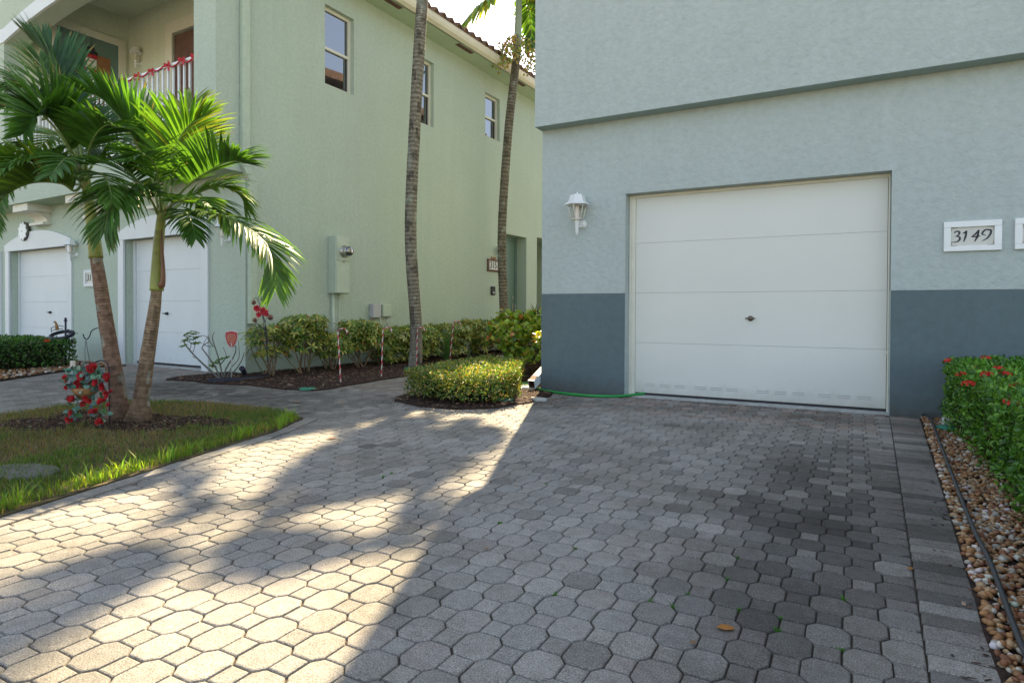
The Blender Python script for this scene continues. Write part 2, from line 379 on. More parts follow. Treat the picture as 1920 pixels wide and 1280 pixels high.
g_ = MB(); g_.poly([(-400, -400, -.05), (400, -400, -.05), (400, 400, -.05), (-400, 400, -.05)]); tag(g_.build('ground', M['far_ground']), kind='structure')
g_ = MB(); g_.poly([(-60, -14, -.022), (60, -14, -.022), (60, -3.5, -.022), (-60, -3.5, -.022)]); tag(g_.build('road', M['asphalt']), kind='structure')
g_ = MB(); g_.poly([(-22, -3.5, -.0095), (.6, -3.5, -.0095), (.6, 26, -.0095), (-22, 26, -.0095)]); tag(g_.build('paving_bed', M['joint']), kind='structure')
BASES = [(.285, .272, .243), (.272, .263, .238), (.30, .286, .255), (.26, .25, .225), (.288, .268, .24), (.305, .29, .258)]
def pcol(x, y):
    c = Vector(random.choice(BASES)) * ru(.93, 1.07)
    d = 1.0
    # oil and mildew stains of their own shape: near the garage and down the right hand side; broad ellipses paint deeper shade on the walkway and left drive
    for (sx, sy, rx, ry, a) in ((-.15, 4.2, .55, 1.5, .50), (-.05, 2.6, .45, .6, .35), (-.9, 6.6, 1.5, .30, .35), (-2.9, 6.3, .6, .5, .35), (-3.05, 3.6, .25, .15, .45), (-.25, 3.3, .4, .3, .4), (-.1, 1.8, .35, .25, .35), (-7.0, 4.9, 1.4, .6, .5), (-6.0, 4.9, 2.8, 1.0, .42), (-5.2, 7.2, .9, 3., .35), (-9.5, 4.6, 2.5, 2., .25), (.0, 3.2, .5, 1.2, .3), (-.35, 2.3, .35, .5, .4), (-2.55, 2.0, .5, .5, .2)):
        q = ((x - sx) / rx) ** 2 + ((y - sy) / ry) ** 2
        if q < 1.6: d *= 1 - a * max(0, 1 - q / 1.6) * (1 if rnd() < .8 else .2)
    if rnd() < .08: d *= ru(.68, .85)
    if x > .2: d *= random.choice((.7, .8, .95, 1.05, 1.1)) * ru(.92, 1.08)
    if y > 6.0 and rnd() < .5: c = Vector((c.x * 1.06, c.y * .93, c.z * .88))
    return tuple(c * d)
def slab(b, pts, col, z=0., bev=.0045, dep=.010, tilt=.0012):
    cx = sum(p[0] for p in pts) / len(pts); cy = sum(p[1] for p in pts) / len(pts); n = len(pts)
    tx, ty = ru(-tilt, tilt) * 8, ru(-tilt, tilt) * 8; dz = ru(-.0012, .0012); base = len(b.v)
    def zz(x, y): return z + dz + (x - cx) * tx + (y - cy) * ty
    for k, (ins, dd) in enumerate(((bev * 1.6, 0), (bev * .5, -.0016), (0, -.006), (0, -dep))):
        for x, y in pts:
            L = math.hypot(x - cx, y - cy); f = 1 - ins / L; X = cx + (x - cx) * f; Y = cy + (y - cy) * f
            b.v.append((X, Y, zz(X, Y) + dd))
    b.face([base + i for i in range(n)], col)
    for k in range(3):
        for i in range(n):
            j = (i + 1) % n; b.face((base + k * n + i, base + (k + 1) * n + i, base + (k + 1) * n + j, base + k * n + j), col, 0, False)
PX, PY = .1025, .1155
pv = MB()
ax, ay = .626 * PX, .632 * PY; kx, ky = 2 * ax - PX, 2 * ay - PY
def rj(s=.0012): return ru(-s, s)
for i in range(-160, 16):
    for j in range(-12, 190):
        X = -.774 + i * PX; Y = 2.049 + j * PY
        if X > jx(Y) - .028 or Y > 6.99 and X > -3.5: continue
        if Y > 8 and (X < -7.6 or X > -4.6): continue
        if Y < 1.0 and X > -3.8: 
            if Y < .2: continue
        if X < -4.4 and Y < .9: continue
        q = tL((X, Y, 0))
        if q[1] > 6.25 and q[0] < -8.5: continue
        if any(inpoly(X, Y, P) and min(inpoly(X + dx, Y + dy, P) for dx in (-.12, .12) for dy in (-.12, .12)) for P in (GRASS, LBED, HBED, PBED)): continue
        c = pcol(X, Y); ox, oy = rj(), rj(); g = .0022
        if (i + j) % 2 == 0:
            x, y = ax - g, ay - g
            pts = [(X + ox + sx, Y + oy + sy) for sx, sy in ((-x + kx, -y), (x - kx, -y), (x, -y + ky), (x, y - ky), (x - kx, y), (-x + kx, y), (-x, y - ky), (-x, -y + ky))]
        else:
            x, y = PX - ax - g, PY - ay - g
            pts = [(X + ox - x, Y + oy - y), (X + ox + x, Y + oy - y), (X + ox + x, Y + oy + y), (X + ox - x, Y + oy + y)]
        if X > jx(Y) - .028 - PX:                      # the last stone of the row is cut to reach the joint
            mxx = max(p[0] for p in pts); pts = [(jx(p[1]) + .01, p[1]) if p[0] > mxx - .001 else p for p in pts]
        # cut at the straight joint on the right
        cut = []
        for a in range(len(pts)):
            p, q_ = pts[a], pts[(a + 1) % len(pts)]; dp = jx(p[1]) - .001 - p[0]; dq = jx(q_[1]) - .001 - q_[0]
            if dp >= 0: cut.append(p)
            if (dp >= 0) != (dq >= 0): t = dp / (dp - dq); cut.append((p[0] + (q_[0] - p[0]) * t, p[1] + (q_[1] - p[1]) * t))
        if len(cut) >= 3 and max(p[0] for p in cut) - min(p[0] for p in cut) > .008: slab(pv, cut, c)
# edge course on the right: bricks laid across
y = .3
while y < 6.98:
    h = ru(.098, .103); a = jx(y) + .006; e = .345 + (y - 1.6) * .0415
    slab(pv, [(a - .004, y), (e, y - .004), (e + h * .04, y + h - .009), (a + h * .026, y + h - .005)], pcol(.3, y), .001); y += h
# header course along the garage
x = -3.35
while x < .55:
    wd = ru(.095, .102)
    slab(pv, [(x, 6.995), (x + wd - .005, 6.995), (x + wd - .005, 7.095), (x, 7.095)], pcol(x, 6.6), .002); x += wd
# sailor course along the lawn
def along(P, step, wdt, side, z):
    acc = 0
    for i in range(len(P) - 1):
        a = Vector((*P[i], 0)); c = Vector((*P[i + 1], 0)); L = (c - a).length; t = (c - a) / L; nn = Vector((-t.y, t.x, 0)) * side; s = 0
        k = max(1, round(L / step)); st = L / k
        for q in range(k):
            p = a + t * (q * st + .003); r = a + t * ((q + 1) * st - .003)
            slab(pv, [tuple(v.xy) for v in ((p, r, r + nn * wdt, p + nn * wdt) if side > 0 else (p + nn * wdt, r + nn * wdt, r, p))], pcol(-3.6, 1), z)
EDGE = [(-4.42, 4.16), (-4.31, 3.95), (-4.12, 3.54), (-4.0, 3.05), (-3.8, 2.37), (-3.54, 1.43), (-3.23, .4)]
along(EDGE, .185, .105, 1, .009)
along([(-6.0, 4.45), (-5.2, 4.5), (-4.5, 4.3)], .165, .1, -1, .004) if False else None
tag(pv.build('driveway', M['paver']), 'worn grey interlocking pavers in octagons and squares', None, None, 'structure')
flat('lawn_bed', GRASS, .010, M['lawn'], kind='structure')
flat('planting_bed', LBED, .016, M['soil'])
flat('planting_bed', HBED, .014, M['soil'])
flat('gravel_bed', RBED, .006, M['soil'], wob=.004)
flat('gravel_bed', PBED, .02, M['soil'])

# grass blades
def grassblade(b, x, y, z, h, wd, col, lean=.5):
    a = ru(0, 2 * pi); d = Vector((cos(a), sin(a), 0)); s = Vector((-d.y, d.x, 0)) * wd; p0 = Vector((x, y, z)); k = ru(.1, lean)
    p1 = p0 + d * h * k * .35 + Vector((0, 0, h * .6)); p2 = p0 + d * h * k * 1.1 + Vector((0, 0, h))
    n = len(b.v); b.v += [tuple(p0 - s), tuple(p0 + s), tuple(p1 + s * .8), tuple(p1 - s * .8), tuple(p2)]
    b.face((n, n + 1, n + 2, n + 3), col); b.face((n + 3, n + 2, n + 4), col)
gr = MB(); cnt = 0
MULCHC = [(-5.72, 3.22, .9, .34), (-5.05, 3.5, .42, .2), (-6.1, 2.75, .4, .25)]
def distedge(x, y):
    d = 9
    for i in range(len(EDGE) - 1):
        a = Vector(EDGE[i]); c = Vector(EDGE[i + 1]); p = Vector((x, y)); t = max(0, min(1, (p - a).dot(c - a) / (c - a).length_squared)); d = min(d, (p - (a + (c - a) * t)).length)
    return d
while cnt < 62000:
    x, y = ru(-7.1, -3.1), ru(.2, 4.4)
    if not inpoly(x, y, GRASS): continue
    nz = noise.noise(Vector((x * 1.3, y * 1.3, 0))) + .5 * noise.noise(Vector((x * 4, y * 4, 5)))
    mul = min(((x - a) / c) ** 2 + ((y - b_) / d) ** 2 for a, b_, c, d in MULCHC)
    cnt += 1
    if mul < 1 + nz * .5 and rnd() < .93: continue
    de = distedge(x, y)
    dry = nz + (.55 if de > 1.0 else -.25 + de * .5) + (.35 if mul < 2.4 else 0)
    if dry > .45 and rnd() < .25: continue
    if rnd() < max(.08, min(.85, dry * 1.3 + .2)): col = (ru(.20, .30), ru(.17, .23), ru(.08, .12)); h = ru(.015, .04)
    else:
        g = ru(.6, 1.15); col = (.12 * g, .21 * g, .04 * g) if rnd() < .85 else (.22, .24, .07); h = ru(.02, .055)
    if de < .22: h *= 1.1; col = (col[0] * 1.5, col[1] * 1.4, col[2])  # sunlit look of the driveway edge put into the blade colour
    if de < .05 + .03 * noise.noise(Vector((x * 9, y * 9, 1))): continue
    grassblade(gr, x, y, .010, h, ru(.0018, .0034), col, .9)
for (x0, y0, x1, y1) in ((-4.3, 3.85, -4.1, 3.6), (-4.13, 3.4, -4.05, 3.15), (-3.95, 2.75, -3.85, 2.45), (-3.83, 2.3, -3.7, 1.85), (-3.66, 1.6, -3.6, 1.4), (-4.45, 4.0, -4.3, 3.9)):   # taller tufts leaning over the edge course
    for k in range(46):
        t = rnd(); grassblade(gr, x0 + (x1 - x0) * t - ru(0.02, .08), y0 + (y1 - y0) * t + ru(-.03, .03), .01, ru(.06, .13), ru(.003, .0055), (ru(.16, .26), ru(.30, .40), .04), 1.1)
tag(gr.build('grass', M['grass']), 'patchy green and straw coloured lawn grass beside the driveway', 'grass', kind='stuff')
# tiny weeds in the joints
wd_ = MB()
for (u, v) in [(1320, 1105), (1380, 1140), (1420, 1155), (1458, 1155), (1460, 1190), (1525, 1110), (1075, 1125), (1200, 1100), (1035, 1035), (700, 880), (1217, 1118), (905, 985), (1345, 1080), (980, 895), (720, 890), (1390, 1060)]:
    p = gnd(u, v); i_ = round((p.x + .774) / PX); j_ = round((p.y - 2.049) / PY)
    if (i_ + j_) % 2 == 0: i_ += 1
    p = Vector((-.774 + i_ * PX + (PX - ax) * random.choice((-1, 1)), 2.049 + j_ * PY + (PY - ay) * random.choice((-1, 1)), 0))
    for k in range(16): grassblade(wd_, p.x + ru(-.008, .008), p.y + ru(-.008, .008), -.008, ru(.008, .020), ru(.0012, .003), (.07, .22, .03), 1.)
tag(wd_.build('joint_weeds', M['grass']), 'tiny green weeds and moss growing in the paver joints', 'weeds', kind='stuff')

# mulch chips
def chip(b, x, y, z, s, col):
    a = ru(0, pi); c_, s_ = cos(a), sin(a); l = s * ru(.6, 1.6); w_ = s * ru(.25, .6); tl = ru(-.5, .5); n = len(b.v); h = s * .25
    for (px, py, pz) in ((-l, -w_, 0), (l, -w_, 0), (l * ru(.7, 1), w_, 0), (-l * ru(.7, 1), w_, 0), (0, 0, h)):
        b.v.append((x + px * c_ - py * s_, y + px * s_ + py * c_, z + pz + px * tl * .5))
    for q in ((0, 1, 4), (1, 2, 4), (2, 3, 4), (3, 0, 4)): b.face([n + i for i in q], col)
mu = MB()
def mulchcol():
    r = rnd()
    if r < .72: g = ru(.5, 1.3); return (.055 * g, .033 * g, .026 * g)
    if r < .92: g = ru(.7, 1.4); return (.14 * g, .075 * g, .05 * g)
    return (ru(.25, .4), ru(.2, .3), ru(.13, .2))
def scat(P, n, x0, x1, y0, y1, s0, s1, z, dens=None):
    k = 0
    while k < n:
        x, y = ru(x0, x1), ru(y0, y1)
        if not inpoly(x, y, P): continue
        k += 1; chip(mu, x, y, z + ru(0, .014), ru(s0, s1), mulchcol())
scat(LBED, 7500, -8.7, -5.7, 5.4, 9.5, .008, .022, .018)
scat(LBED, 1500, -8.2, -6.0, 9.5, 14, .012, .028, .018)
scat(HBED, 5500, -5.2, -3.0, 5.1, 8.5, .007, .02, .016)
scat(HBED, 900, -5.6, -3.4, 8.5, 12, .01, .025, .016)
for (a, b_, c, d) in MULCHC:
    for k in range(int(5200 * c * d / .42)):
        an = ru(0, 2 * pi); r = rnd() ** .5 * 1.05; x = a + cos(an) * r * c; y = b_ + sin(an) * r * d
        if inpoly(x, y, GRASS): chip(mu, x, y, .014 + ru(0, .012), ru(.006, .018), mulchcol())
def near_edge(P, n, out):
    for k in range(n):
        i = random.randrange(len(P)); a = Vector((*P[i], 0)); c = Vector((*P[(i + 1) % len(P)], 0)); p = a.lerp(c, rnd()) + Vector((random.gauss(0, out), random.gauss(0, out), 0))
        if p.y > 9 or p.x < -8.6 or (p.x > -3.44 and p.y > 7.0): continue
        chip(mu, p.x, p.y, .004, ru(.004, .012), mulchcol())
near_edge(LBED, 500, .10); near_edge(HBED[:8], 700, .12); near_edge(GRASS[:8], 500, .07); near_edge(RBED[:6], 260, .05)
tag(mu.build('mulch', M['mulch']), 'dark brown bark mulch and leaf litter in the planting beds', 'mulch', kind='stuff')

# pebbles
pb = MB()
ICO = None
def pebble(b, x, y, z, s, col):
    base = len(b.v); sx, sy, sz = s * ru(.8, 1.35), s * ru(.7, 1.), s * ru(.5, .75); a = ru(0, pi); n = 8; c_, s_ = cos(a), sin(a); tx, ty = ru(-.35, .35), ru(-.35, .35); jit = [ru(.88, 1.12) for _ in range(n)]
    rings = ((0., 1.), (.62, .80), (1., .08), (.75, -.6))
    for r, h in rings:
        for k in range(n):
            t = 2 * pi * k / n; px = cos(t) * r * sx * jit[k]; py = sin(t) * r * sy * jit[k]
            X = px * c_ - py * s_; Y = px * s_ + py * c_; b.v.append((x + X, y + Y, z + h * sz + X * tx + Y * ty))
    for i in range(3):
        for k in range(n):
            kk = (k + 1) % n; b.face((base + i * n + k, base + (i + 1) * n + k, base + (i + 1) * n + kk, base + i * n + kk), col, 0, True)
def pebcol():
    r = rnd()
    if r < .34: g = ru(.7, 1.25); return (.30 * g, .15 * g, .055 * g)
    if r < .52: g = ru(.7, 1.1); return (.22 * g, .085 * g, .035 * g)
    if r < .78: g = ru(.7, 1.2); return (.38 * g, .25 * g, .13 * g)
    if r < .92: g = ru(.7, 1.2); return (.36 * g, .33 * g, .27 * g)
    return (ru(.5, .65), ru(.48, .6), ru(.42, .52))
k = 0
while k < 7800:
    y = 1.35 + (7.05 - 1.35) * rnd() ** 1.25; x = ru(.34, 1.25)
    if not inpoly(x - .012, y, RBED) or rnd() > (1.2 if x < .82 else .35): continue
    k += 1; s = ru(.008, .017) * (1.25 if rnd() < .12 else 1)
    pebble(pb, x, y, .008 + ru(0, .016), s, pebcol())
tag(pb.build('pebbles', M['pebble']), 'brown and cream river pebbles beside the right hand hedge', 'pebbles', kind='stuff')
pb = MB(); k = 0
while k < 1500:
    x, y = ru(-12.5, -9.8), ru(2.8, 6.4)
    if not inpoly(x, y, PBED): continue
    k += 1; pebble(pb, x, y, .025 + ru(0, .02), ru(.015, .032), pebcol())
tag(pb.build('pebbles', M['pebble']), 'tan pebbles under the clipped hedge at the left house', 'pebbles', kind='stuff')

# ================================================================== WALL BUILDER
def holed(b, U0, U1, Z0, Z1, holes, mf, depth, mi=0, back=False):
    """a wall face in the (u, z) plane with rectangular openings and their reveals; mf(u, z, d) gives the point, d into the wall"""
    us = sorted({U0, U1, *[h[0] for h in holes], *[h[1] for h in holes]}); zs = sorted({Z0, Z1, *[h[2] for h in holes], *[h[3] for h in holes]})
    us = [u for u in us if U0 <= u <= U1]; zs = [z for z in zs if Z0 <= z <= Z1]
    for i in range(len(us) - 1):
        for j in range(len(zs) - 1):
            uc, zc = (us[i] + us[i + 1]) / 2, (zs[j] + zs[j + 1]) / 2
            if any(h[0] < uc < h[1] and h[2] < zc < h[3] for h in holes): continue
            b.poly([mf(us[i], zs[j], 0), mf(us[i + 1], zs[j], 0), mf(us[i + 1], zs[j + 1], 0), mf(us[i], zs[j + 1], 0)], mi=mi)
    for h in holes:
        a0, a1, z0, z1 = h[:4]; d = h[4] if len(h) > 4 else depth; z0c, z1c = max(z0, Z0), min(z1, Z1)
        b.poly([mf(a0, z0c, 0), mf(a0, z1c, 0), mf(a0, z1c, d), mf(a0, z0c, d)], mi=mi); b.poly([mf(a1, z0c, 0), mf(a1, z0c, d), mf(a1, z1c, d), mf(a1, z1c, 0)], mi=mi)
        if Z0 <= z1 <= Z1: b.poly([mf(a0, z1, 0), mf(a1, z1, 0), mf(a1, z1, d), mf(a0, z1, d)], mi=mi)
        if Z0 < z0: b.poly([mf(a0, z0, 0), mf(a0, z0, d), mf(a1, z0, d), mf(a1, z0, 0)], mi=mi)

# ================================================================== RIGHT HOUSE (3149)
YR = 7.106; XL_ = -3.443; DX0, DX1, DZ = -2.354, .325, 2.382; LZ = 3.262; REC = .165; XE = 9.0; YB = 19.; TOPZ = 7.3
ho = (XL_, YR, 0); house = empty('townhouse', ho, 'blue grey stucco townhouse with slate painted base and white garage door', 'house')
fr = lambda u, z, d: (u, YR + d, z)
b = MB(); holed(b, XL_, XE, 1.217, LZ, [(DX0, DX1, 0, DZ, REC + .1)], fr, REC)
b.poly([(XL_, YR, 1.217), (XL_, YR, LZ), (XL_, YB, LZ), (XL_, YB, 1.217)]); b.poly([(XL_, YB, 0), (XE, YB, 0), (XE, YB, TOPZ), (XL_, YB, TOPZ)])
b.build('lower_wall', M['blue_stucco'], house, ho)
b = MB(); p = .003                                             # painted base band stands a coat proud of the stucco
for (x0, x1) in ((XL_, DX0), (DX1, XE)): b.box(x0 - (p if x0 == XL_ else 0), x1, YR - p, YR + .12, 0, 1.2173 if x0 == XL_ else 1.213)
b.box(XL_ - p, XL_ + .1, YR + .12, YB, 0, 1.2173); b.build('base_band', M['dado'], house, ho)
for q_ in ((DX0, DX0 + .004, 1.2165), (DX1 - .004, DX1, 1.2125)): b = MB(); b.box(q_[0], q_[1], YR - .001, YR + REC + .1, 0, q_[2]); b.build('door_reveal', M['blue_stucco'], house, ho)
b = MB(); e = .012; ey = .195
b.poly([(XL_ - e, YR - ey, LZ), (XE, YR - ey, LZ), (XE, YR - ey, TOPZ), (XL_ - e, YR - ey, TOPZ)]); b.poly([(XL_ - e, YR - ey, LZ), (XL_ - e, YR - ey, TOPZ), (XL_ - e, YB, TOPZ), (XL_ - e, YB, LZ)])
b.build('upper_wall', M['blue_stucco'], house, ho)
b = MB(); b.poly([(XL_ - e, YR - ey, LZ), (XL_, YR, LZ), (XE, YR, LZ), (XE, YR - ey, LZ)]); b.poly([(XL_ - e, YR - ey, LZ), (XL_ - e, YB, LZ), (XL_, YB, LZ), (XL_, YR, LZ)]); b.build('ledge_soffit', M['blue_edge'], house, ho)
b = MB(); ov = .45; x0, x1, y0, y1 = XL_ - ov, XE, YR - ov, YB + ov; zz = TOPZ
b.box(x0, x1, y0, y1, zz - .02, zz + .2); b.poly([(x0, y0, zz + .2), (x1, y0, zz + .2), (x1, y0 + 5, zz + 2.0), (x0 + 5, y0 + 5, zz + 2.0)]); b.poly([(x0, y0, zz + .2), (x0 + 5, y0 + 5, zz + 2.0), (x0 + 5, y1 - 5, zz + 2.0), (x0, y1, zz + .2)])
b.build('roof', M['tile'], house, ho)
# garage door
gd = tag(bpy.data.objects.new('garage_door', None), None); COL.objects.link(gd); gd.parent = house; gd.location = (DX0 - XL_, 0, 0)
gof = (DX0, YR, 0); yd = YR + REC
b = MB(); fw = .055
b.box(DX0 + .004, DX0 + .03, yd - .035, yd - .004, 0, DZ, bev=.003); b.box(DX0 + .03, DX0 + fw + .02, yd - .02, yd + .02, 0, DZ - .03, bev=.003)
b.box(DX1 - .02, DX1 - .004, yd - .035, yd - .004, 0, DZ, bev=.003); b.box(DX0 + .03, DX1 - .02, yd - .022, yd - .002, DZ - .035, DZ - .001, bev=.003)
b.build('frame', M['cream'], gd, gof)
zs = [.038, .632, 1.222, 1.812, DZ - .03]; b = MB()
for i in range(4): b.box(DX0 + fw + .022, DX1 - .024, yd, yd + .04, zs[i] + .0008, zs[i + 1] - .0008, bev=.0015)
b.build('panels', M['garage'], gd, gof)
b = MB(); b.box(DX0 + fw + .02, DX1 - .022, yd + .006, yd + .03, .012, .037); b.box(DX0 + .03, DX1 - .02, yd + .042, yd + .05, .01, DZ); b.build('bottom_seal', M['rubber'], gd, gof)
for grp, n3 in ((0, 3), (1, 3), (2, 3), (3, 3)):
    for k in range(3):
        xx = [-2.16, -1.58, -.91, -.31][grp] + k * (.175 if grp < 3 else .18); b = MB()
        for zz in (.125, .147): b.box(xx, xx + .125, yd - .0035, yd + .001, zz, zz + .007, bev=.002)
        o = b.build('vent', M['garage'], gd, gof); b2 = MB()
        for zz in (.1185, .1405): b2.box(xx + .003, xx + .122, yd - .0012, yd + .001, zz, zz + .0065)
        b2.build('vent_slot', M['grey_plastic'], o, (0, 0, 0)); o.children[0].location = tuple(-c for c in gof)
b = MB(); hz = .93; b.lathe((-.98, yd, hz), [(0, -.045), (.013, -.044), (.02, -.03), (.022, -.012), (.03, -.008), (.03, 0)], 16, axis='y'); b.tube([(-1.03, yd - .036, hz + .002), (-.98, yd - .042, hz), (-.93, yd - .036, hz + .002)], [.007, .011, .007], 8); b.build('handle', M['bronze'], gd, gof)
b = MB(); b.box(DX0 + .004, DX1 - .004, YR + .0, YR + .26, -.012, .012, bev=.004); b.build('door_sill', M['concrete'], house, ho)

# downspout elbow at the corner of the right house
ds = empty('downspout', (XL_ - .06, YR + .1, 0), 'white rain downspout elbow opening onto the soil at the blue house corner', 'downspout')
do = tuple(ds.location); b = MB()
pts = [Vector((XL_ - .055, YR + .42, 1.6)), Vector((XL_ - .055, YR + .42, .40)), Vector((XL_ - .06, YR + .32, .27)), Vector((XL_ - .06, YR - .16, .085))]
def rect_tube(b, pts, w_, h_, col=None):
    base = len(b.v); k = len(pts)
    for i, p in enumerate(pts):
        t = (pts[min(i + 1, k - 1)] - pts[max(i - 1, 0)]).normalized(); a = Vector((1, 0, 0)); a = (a - t * a.dot(t)).normalized(); c = a.cross(t)
        for sx, sy in ((-1, -1), (1, -1), (1, 1), (-1, 1)): b.v.append(tuple(p + a * w_ * sx / 2 + c * h_ * sy / 2))
    for i in range(k - 1):
        for j in range(4):
            jj = (j + 1) % 4; b.face((base + i * 4 + j, base + i * 4 + jj, base + i * 4 + 4 + jj, base + i * 4 + 4 + j), col)
rect_tube(b, pts, .085, .11); b.build('pipe', M['white_gloss'], ds, do)
b = MB(); rect_tube(b, [pts[-1] + Vector((0, .12, .064)), pts[-1] + Vector((0, .01, .006))], .078, .10); n = len(b.v); b.face((0, 1, 2, 3)); b.build('inside', M['rust'], ds, do)
b = MB(); rect_tube(b, [pts[0] + Vector((0, 0, -.9)), pts[0] + Vector((0, 0, -.93))], .095, .12); b.build('strap', M['white_gloss'], ds, do)

# house number plates on the right wall
def plate(x0, x1, z0, z1, label, num, cut=False):
    cx, cz = (x0 + x1) / 2, (z0 + z1) / 2; o0 = (cx, YR, cz); t = empty('house_number_sign', o0, label, 'house number')
    b = MB(); f = .055; y0 = YR - .03
    b.box(x0, x1, y0, YR + .002, z1 - f, z1, bev=.003); b.box(x0, x1, y0, YR + .002, z0, z0 + f * .9, bev=.003); b.box(x0, x0 + f, y0 + .0005, YR + .002, z0 + f * .9 + .0005, z1 - f - .0005, bev=.002); b.box(x1 - f, x1, y0 + .0005, YR + .002, z0 + f * .9 + .0005, z1 - f - .0005, bev=.002)
    b.build('frame', M['white_gloss'], t, o0)
    b = MB(); b.box(x0 + f, x1 - f, YR - .012, YR - .002, z0 + f * .9, z1 - f); pl = b.build('plate', M['plate'], t, o0)
    i0, i1, j0, j1 = x0 + f, x1 - f, z0 + f * .9, z1 - f
    for (a, c_) in ((i0, j0), (i1, j0), (i0, j1), (i1, j1)):
        b = MB(); sx = 1 if a == i0 else -1; sz = 1 if c_ == j0 else -1
        for k in range(6): b.box(a + sx * .001, a + sx * (.009 - .0008 * k), YR - .0135, YR - .0125, c_ + sz * (.002 + k * .006), c_ + sz * (.0055 + k * .006)); b.box(a + sx * (.012 + k * .007), a + sx * (.0165 + k * .007), YR - .0135, YR - .0125, c_ + sz * .001, c_ + sz * (.008 - .0007 * k))
        b.build('corner_ornament', M['rust'], t, o0)
    if num: text('digits', num, .155, M['ink'], t, (0, -.0135, -.003), (pi / 2, 0, 0), .32, .0008, .0012, 1.0)
    return t
t = plate(.745, 1.18, 1.572, 1.848, 'white framed house number plate reading 3149 right of the garage', None)
# calligraphic digits as swept strokes
def stroke(b, pts, wd, org, y):
    P = spl([(p[0], 0, p[1]) for p in pts], 18); k = len(P); base = len(b.v)
    for i, p in enumerate(P):
        tt = i / (k - 1); t = (P[min(i + 1, k - 1)] - P[max(i - 1, 0)]).normalized(); n = Vector((-t.z, 0, t.x)); ww = wd * (.45 + .75 * sin(pi * min(1, max(0, tt * .9 + .08)))) * (1 + .35 * abs(t.z))/1.2
        for yy in (y, y - .0012):
            for sg in (-1, 1): b.v.append((org[0] + p.x + n.x * ww * sg, yy, org[1] + p.z + n.z * ww * sg))
    for i in range(k - 1):
        a = base + i * 4; c = a + 4; b.face((a + 2, a + 3, c + 3, c + 2)); b.face((a, a + 2, c + 2, c)); b.face((a + 1, c + 1, c + 3, a + 3))
DIG = {'3': [[(.012, .088), (.03, .104), (.052, .096), (.046, .07), (.022, .056)], [(.022, .058), (.05, .052), (.056, .03), (.036, .008), (-.012, .002)]],
       '1': [[(.004, .082), (.02, .088), (.034, .106)], [(.034, .106), (.026, .055), (.012, .004)]],
       '4': [[(.052, .108), (.03, .075), (-.004, .046)], [(-.004, .046), (.03, .048), (.062, .052)], [(.052, .108), (.042, .05), (.02, .002)]],
       '9': [[(.058, .098), (.036, .108), (.012, .092), (.004, .066), (.03, .056)], [(.036, .108), (.066, .102), (.064, .068), (.04, .028), (.004, .006)]]}
for k, ch in enumerate('3149'):
    b = MB()
    for st in DIG[ch]: stroke(b, st, .0062, (.813 + k * .0735, 1.655), YR - .0125)
    b.build('digit', M['ink'], t, tuple(t.location))
plate(1.272, 1.707, 1.572, 1.848, 'white framed number plate cut off by the right edge of the photo', None)

# ------------------------------------------------------------------ coach lantern
def lantern(name, loc, rz, label, sc=1., local=False):
    """white coach lantern; the wall is behind it (+y)"""
    t = empty(name, loc, label, 'wall lamp', 'white coach lanterns on the walls', rz); t.scale = (sc,) * 3
    b = MB(); y = -.13
    def ring(n, r, z, cx=0, cy=y): return [(cx + r * cos(pi / 6 + 2 * pi * i / 6), cy + r * sin(pi / 6 + 2 * pi * i / 6), z) for i in range(6)]
    prof = [(.155, .30), (.15, .312), (.115, .335), (.098, .37), (.085, .415), (.06, .425), (.01, .43), (.008, .45), (.001, .46)]; base = 0
    for r, z in prof: b.v += ring(6, r, z)
    for i in range(len(prof) - 1):
        for j in range(6):
            jj = (j + 1) % 6; b.face((i * 6 + j, i * 6 + jj, i * 6 + 6 + jj, i * 6 + 6 + j))
    b.face(range(5, -1, -1)); b.build('hood', M['white_gloss'], t)
    b = MB(); top = ring(6, .115, .30); bot = ring(6, .07, .13)
    for a, c in zip(top, bot): b.tube([a, c], .0052, 6)
    for i in range(6): b.tube([bot[i], bot[(i + 1) % 6]], .0055, 6); b.tube([top[i], top[(i + 1) % 6]], .004, 6)
    b.v += []; n = len(b.v); b.v += ring(6, .072, .128) + ring(6, .072, .122); b.face([n + i for i in range(6)]); b.face([n + 11 - i for i in range(6)])
    for i in range(6): b.face((n + i, n + (i + 1) % 6, n + 6 + (i + 1) % 6, n + 6 + i))
    b.build('cage', M['cream'], t)
    b = MB(); b.lathe((0, y, 0), [(.026, .14), (.028, .2), (.024, .275), (.012, .295), (.001, .296)], 14); b.build('bulb', M['bulb'], t)
    b = MB(); b.lathe((0, y, 0), [(.032, .122), (.034, .105), (.026, .09), (.018, -.02), (.012, -.055), (.004, -.062)], 12); b.build('finial', M['white_gloss'], t)
    b = MB(); b.tube(spl([(0, y, .08), (.01, y + .04, .05), (.02, y + .08, .055), (.02, -.01, .09)], 10), .013, 8); b.lathe((.02, -.002, .085), [(.052, 0), (.05, -.012), (.035, -.022), (.001, -.024)], 18, axis='y'); b.build('bracket', M['white_gloss'], t)
    return t
lantern('wall_lantern', (-2.915, YR, 1.975), 0, 'white six sided coach lantern left of the white garage door')
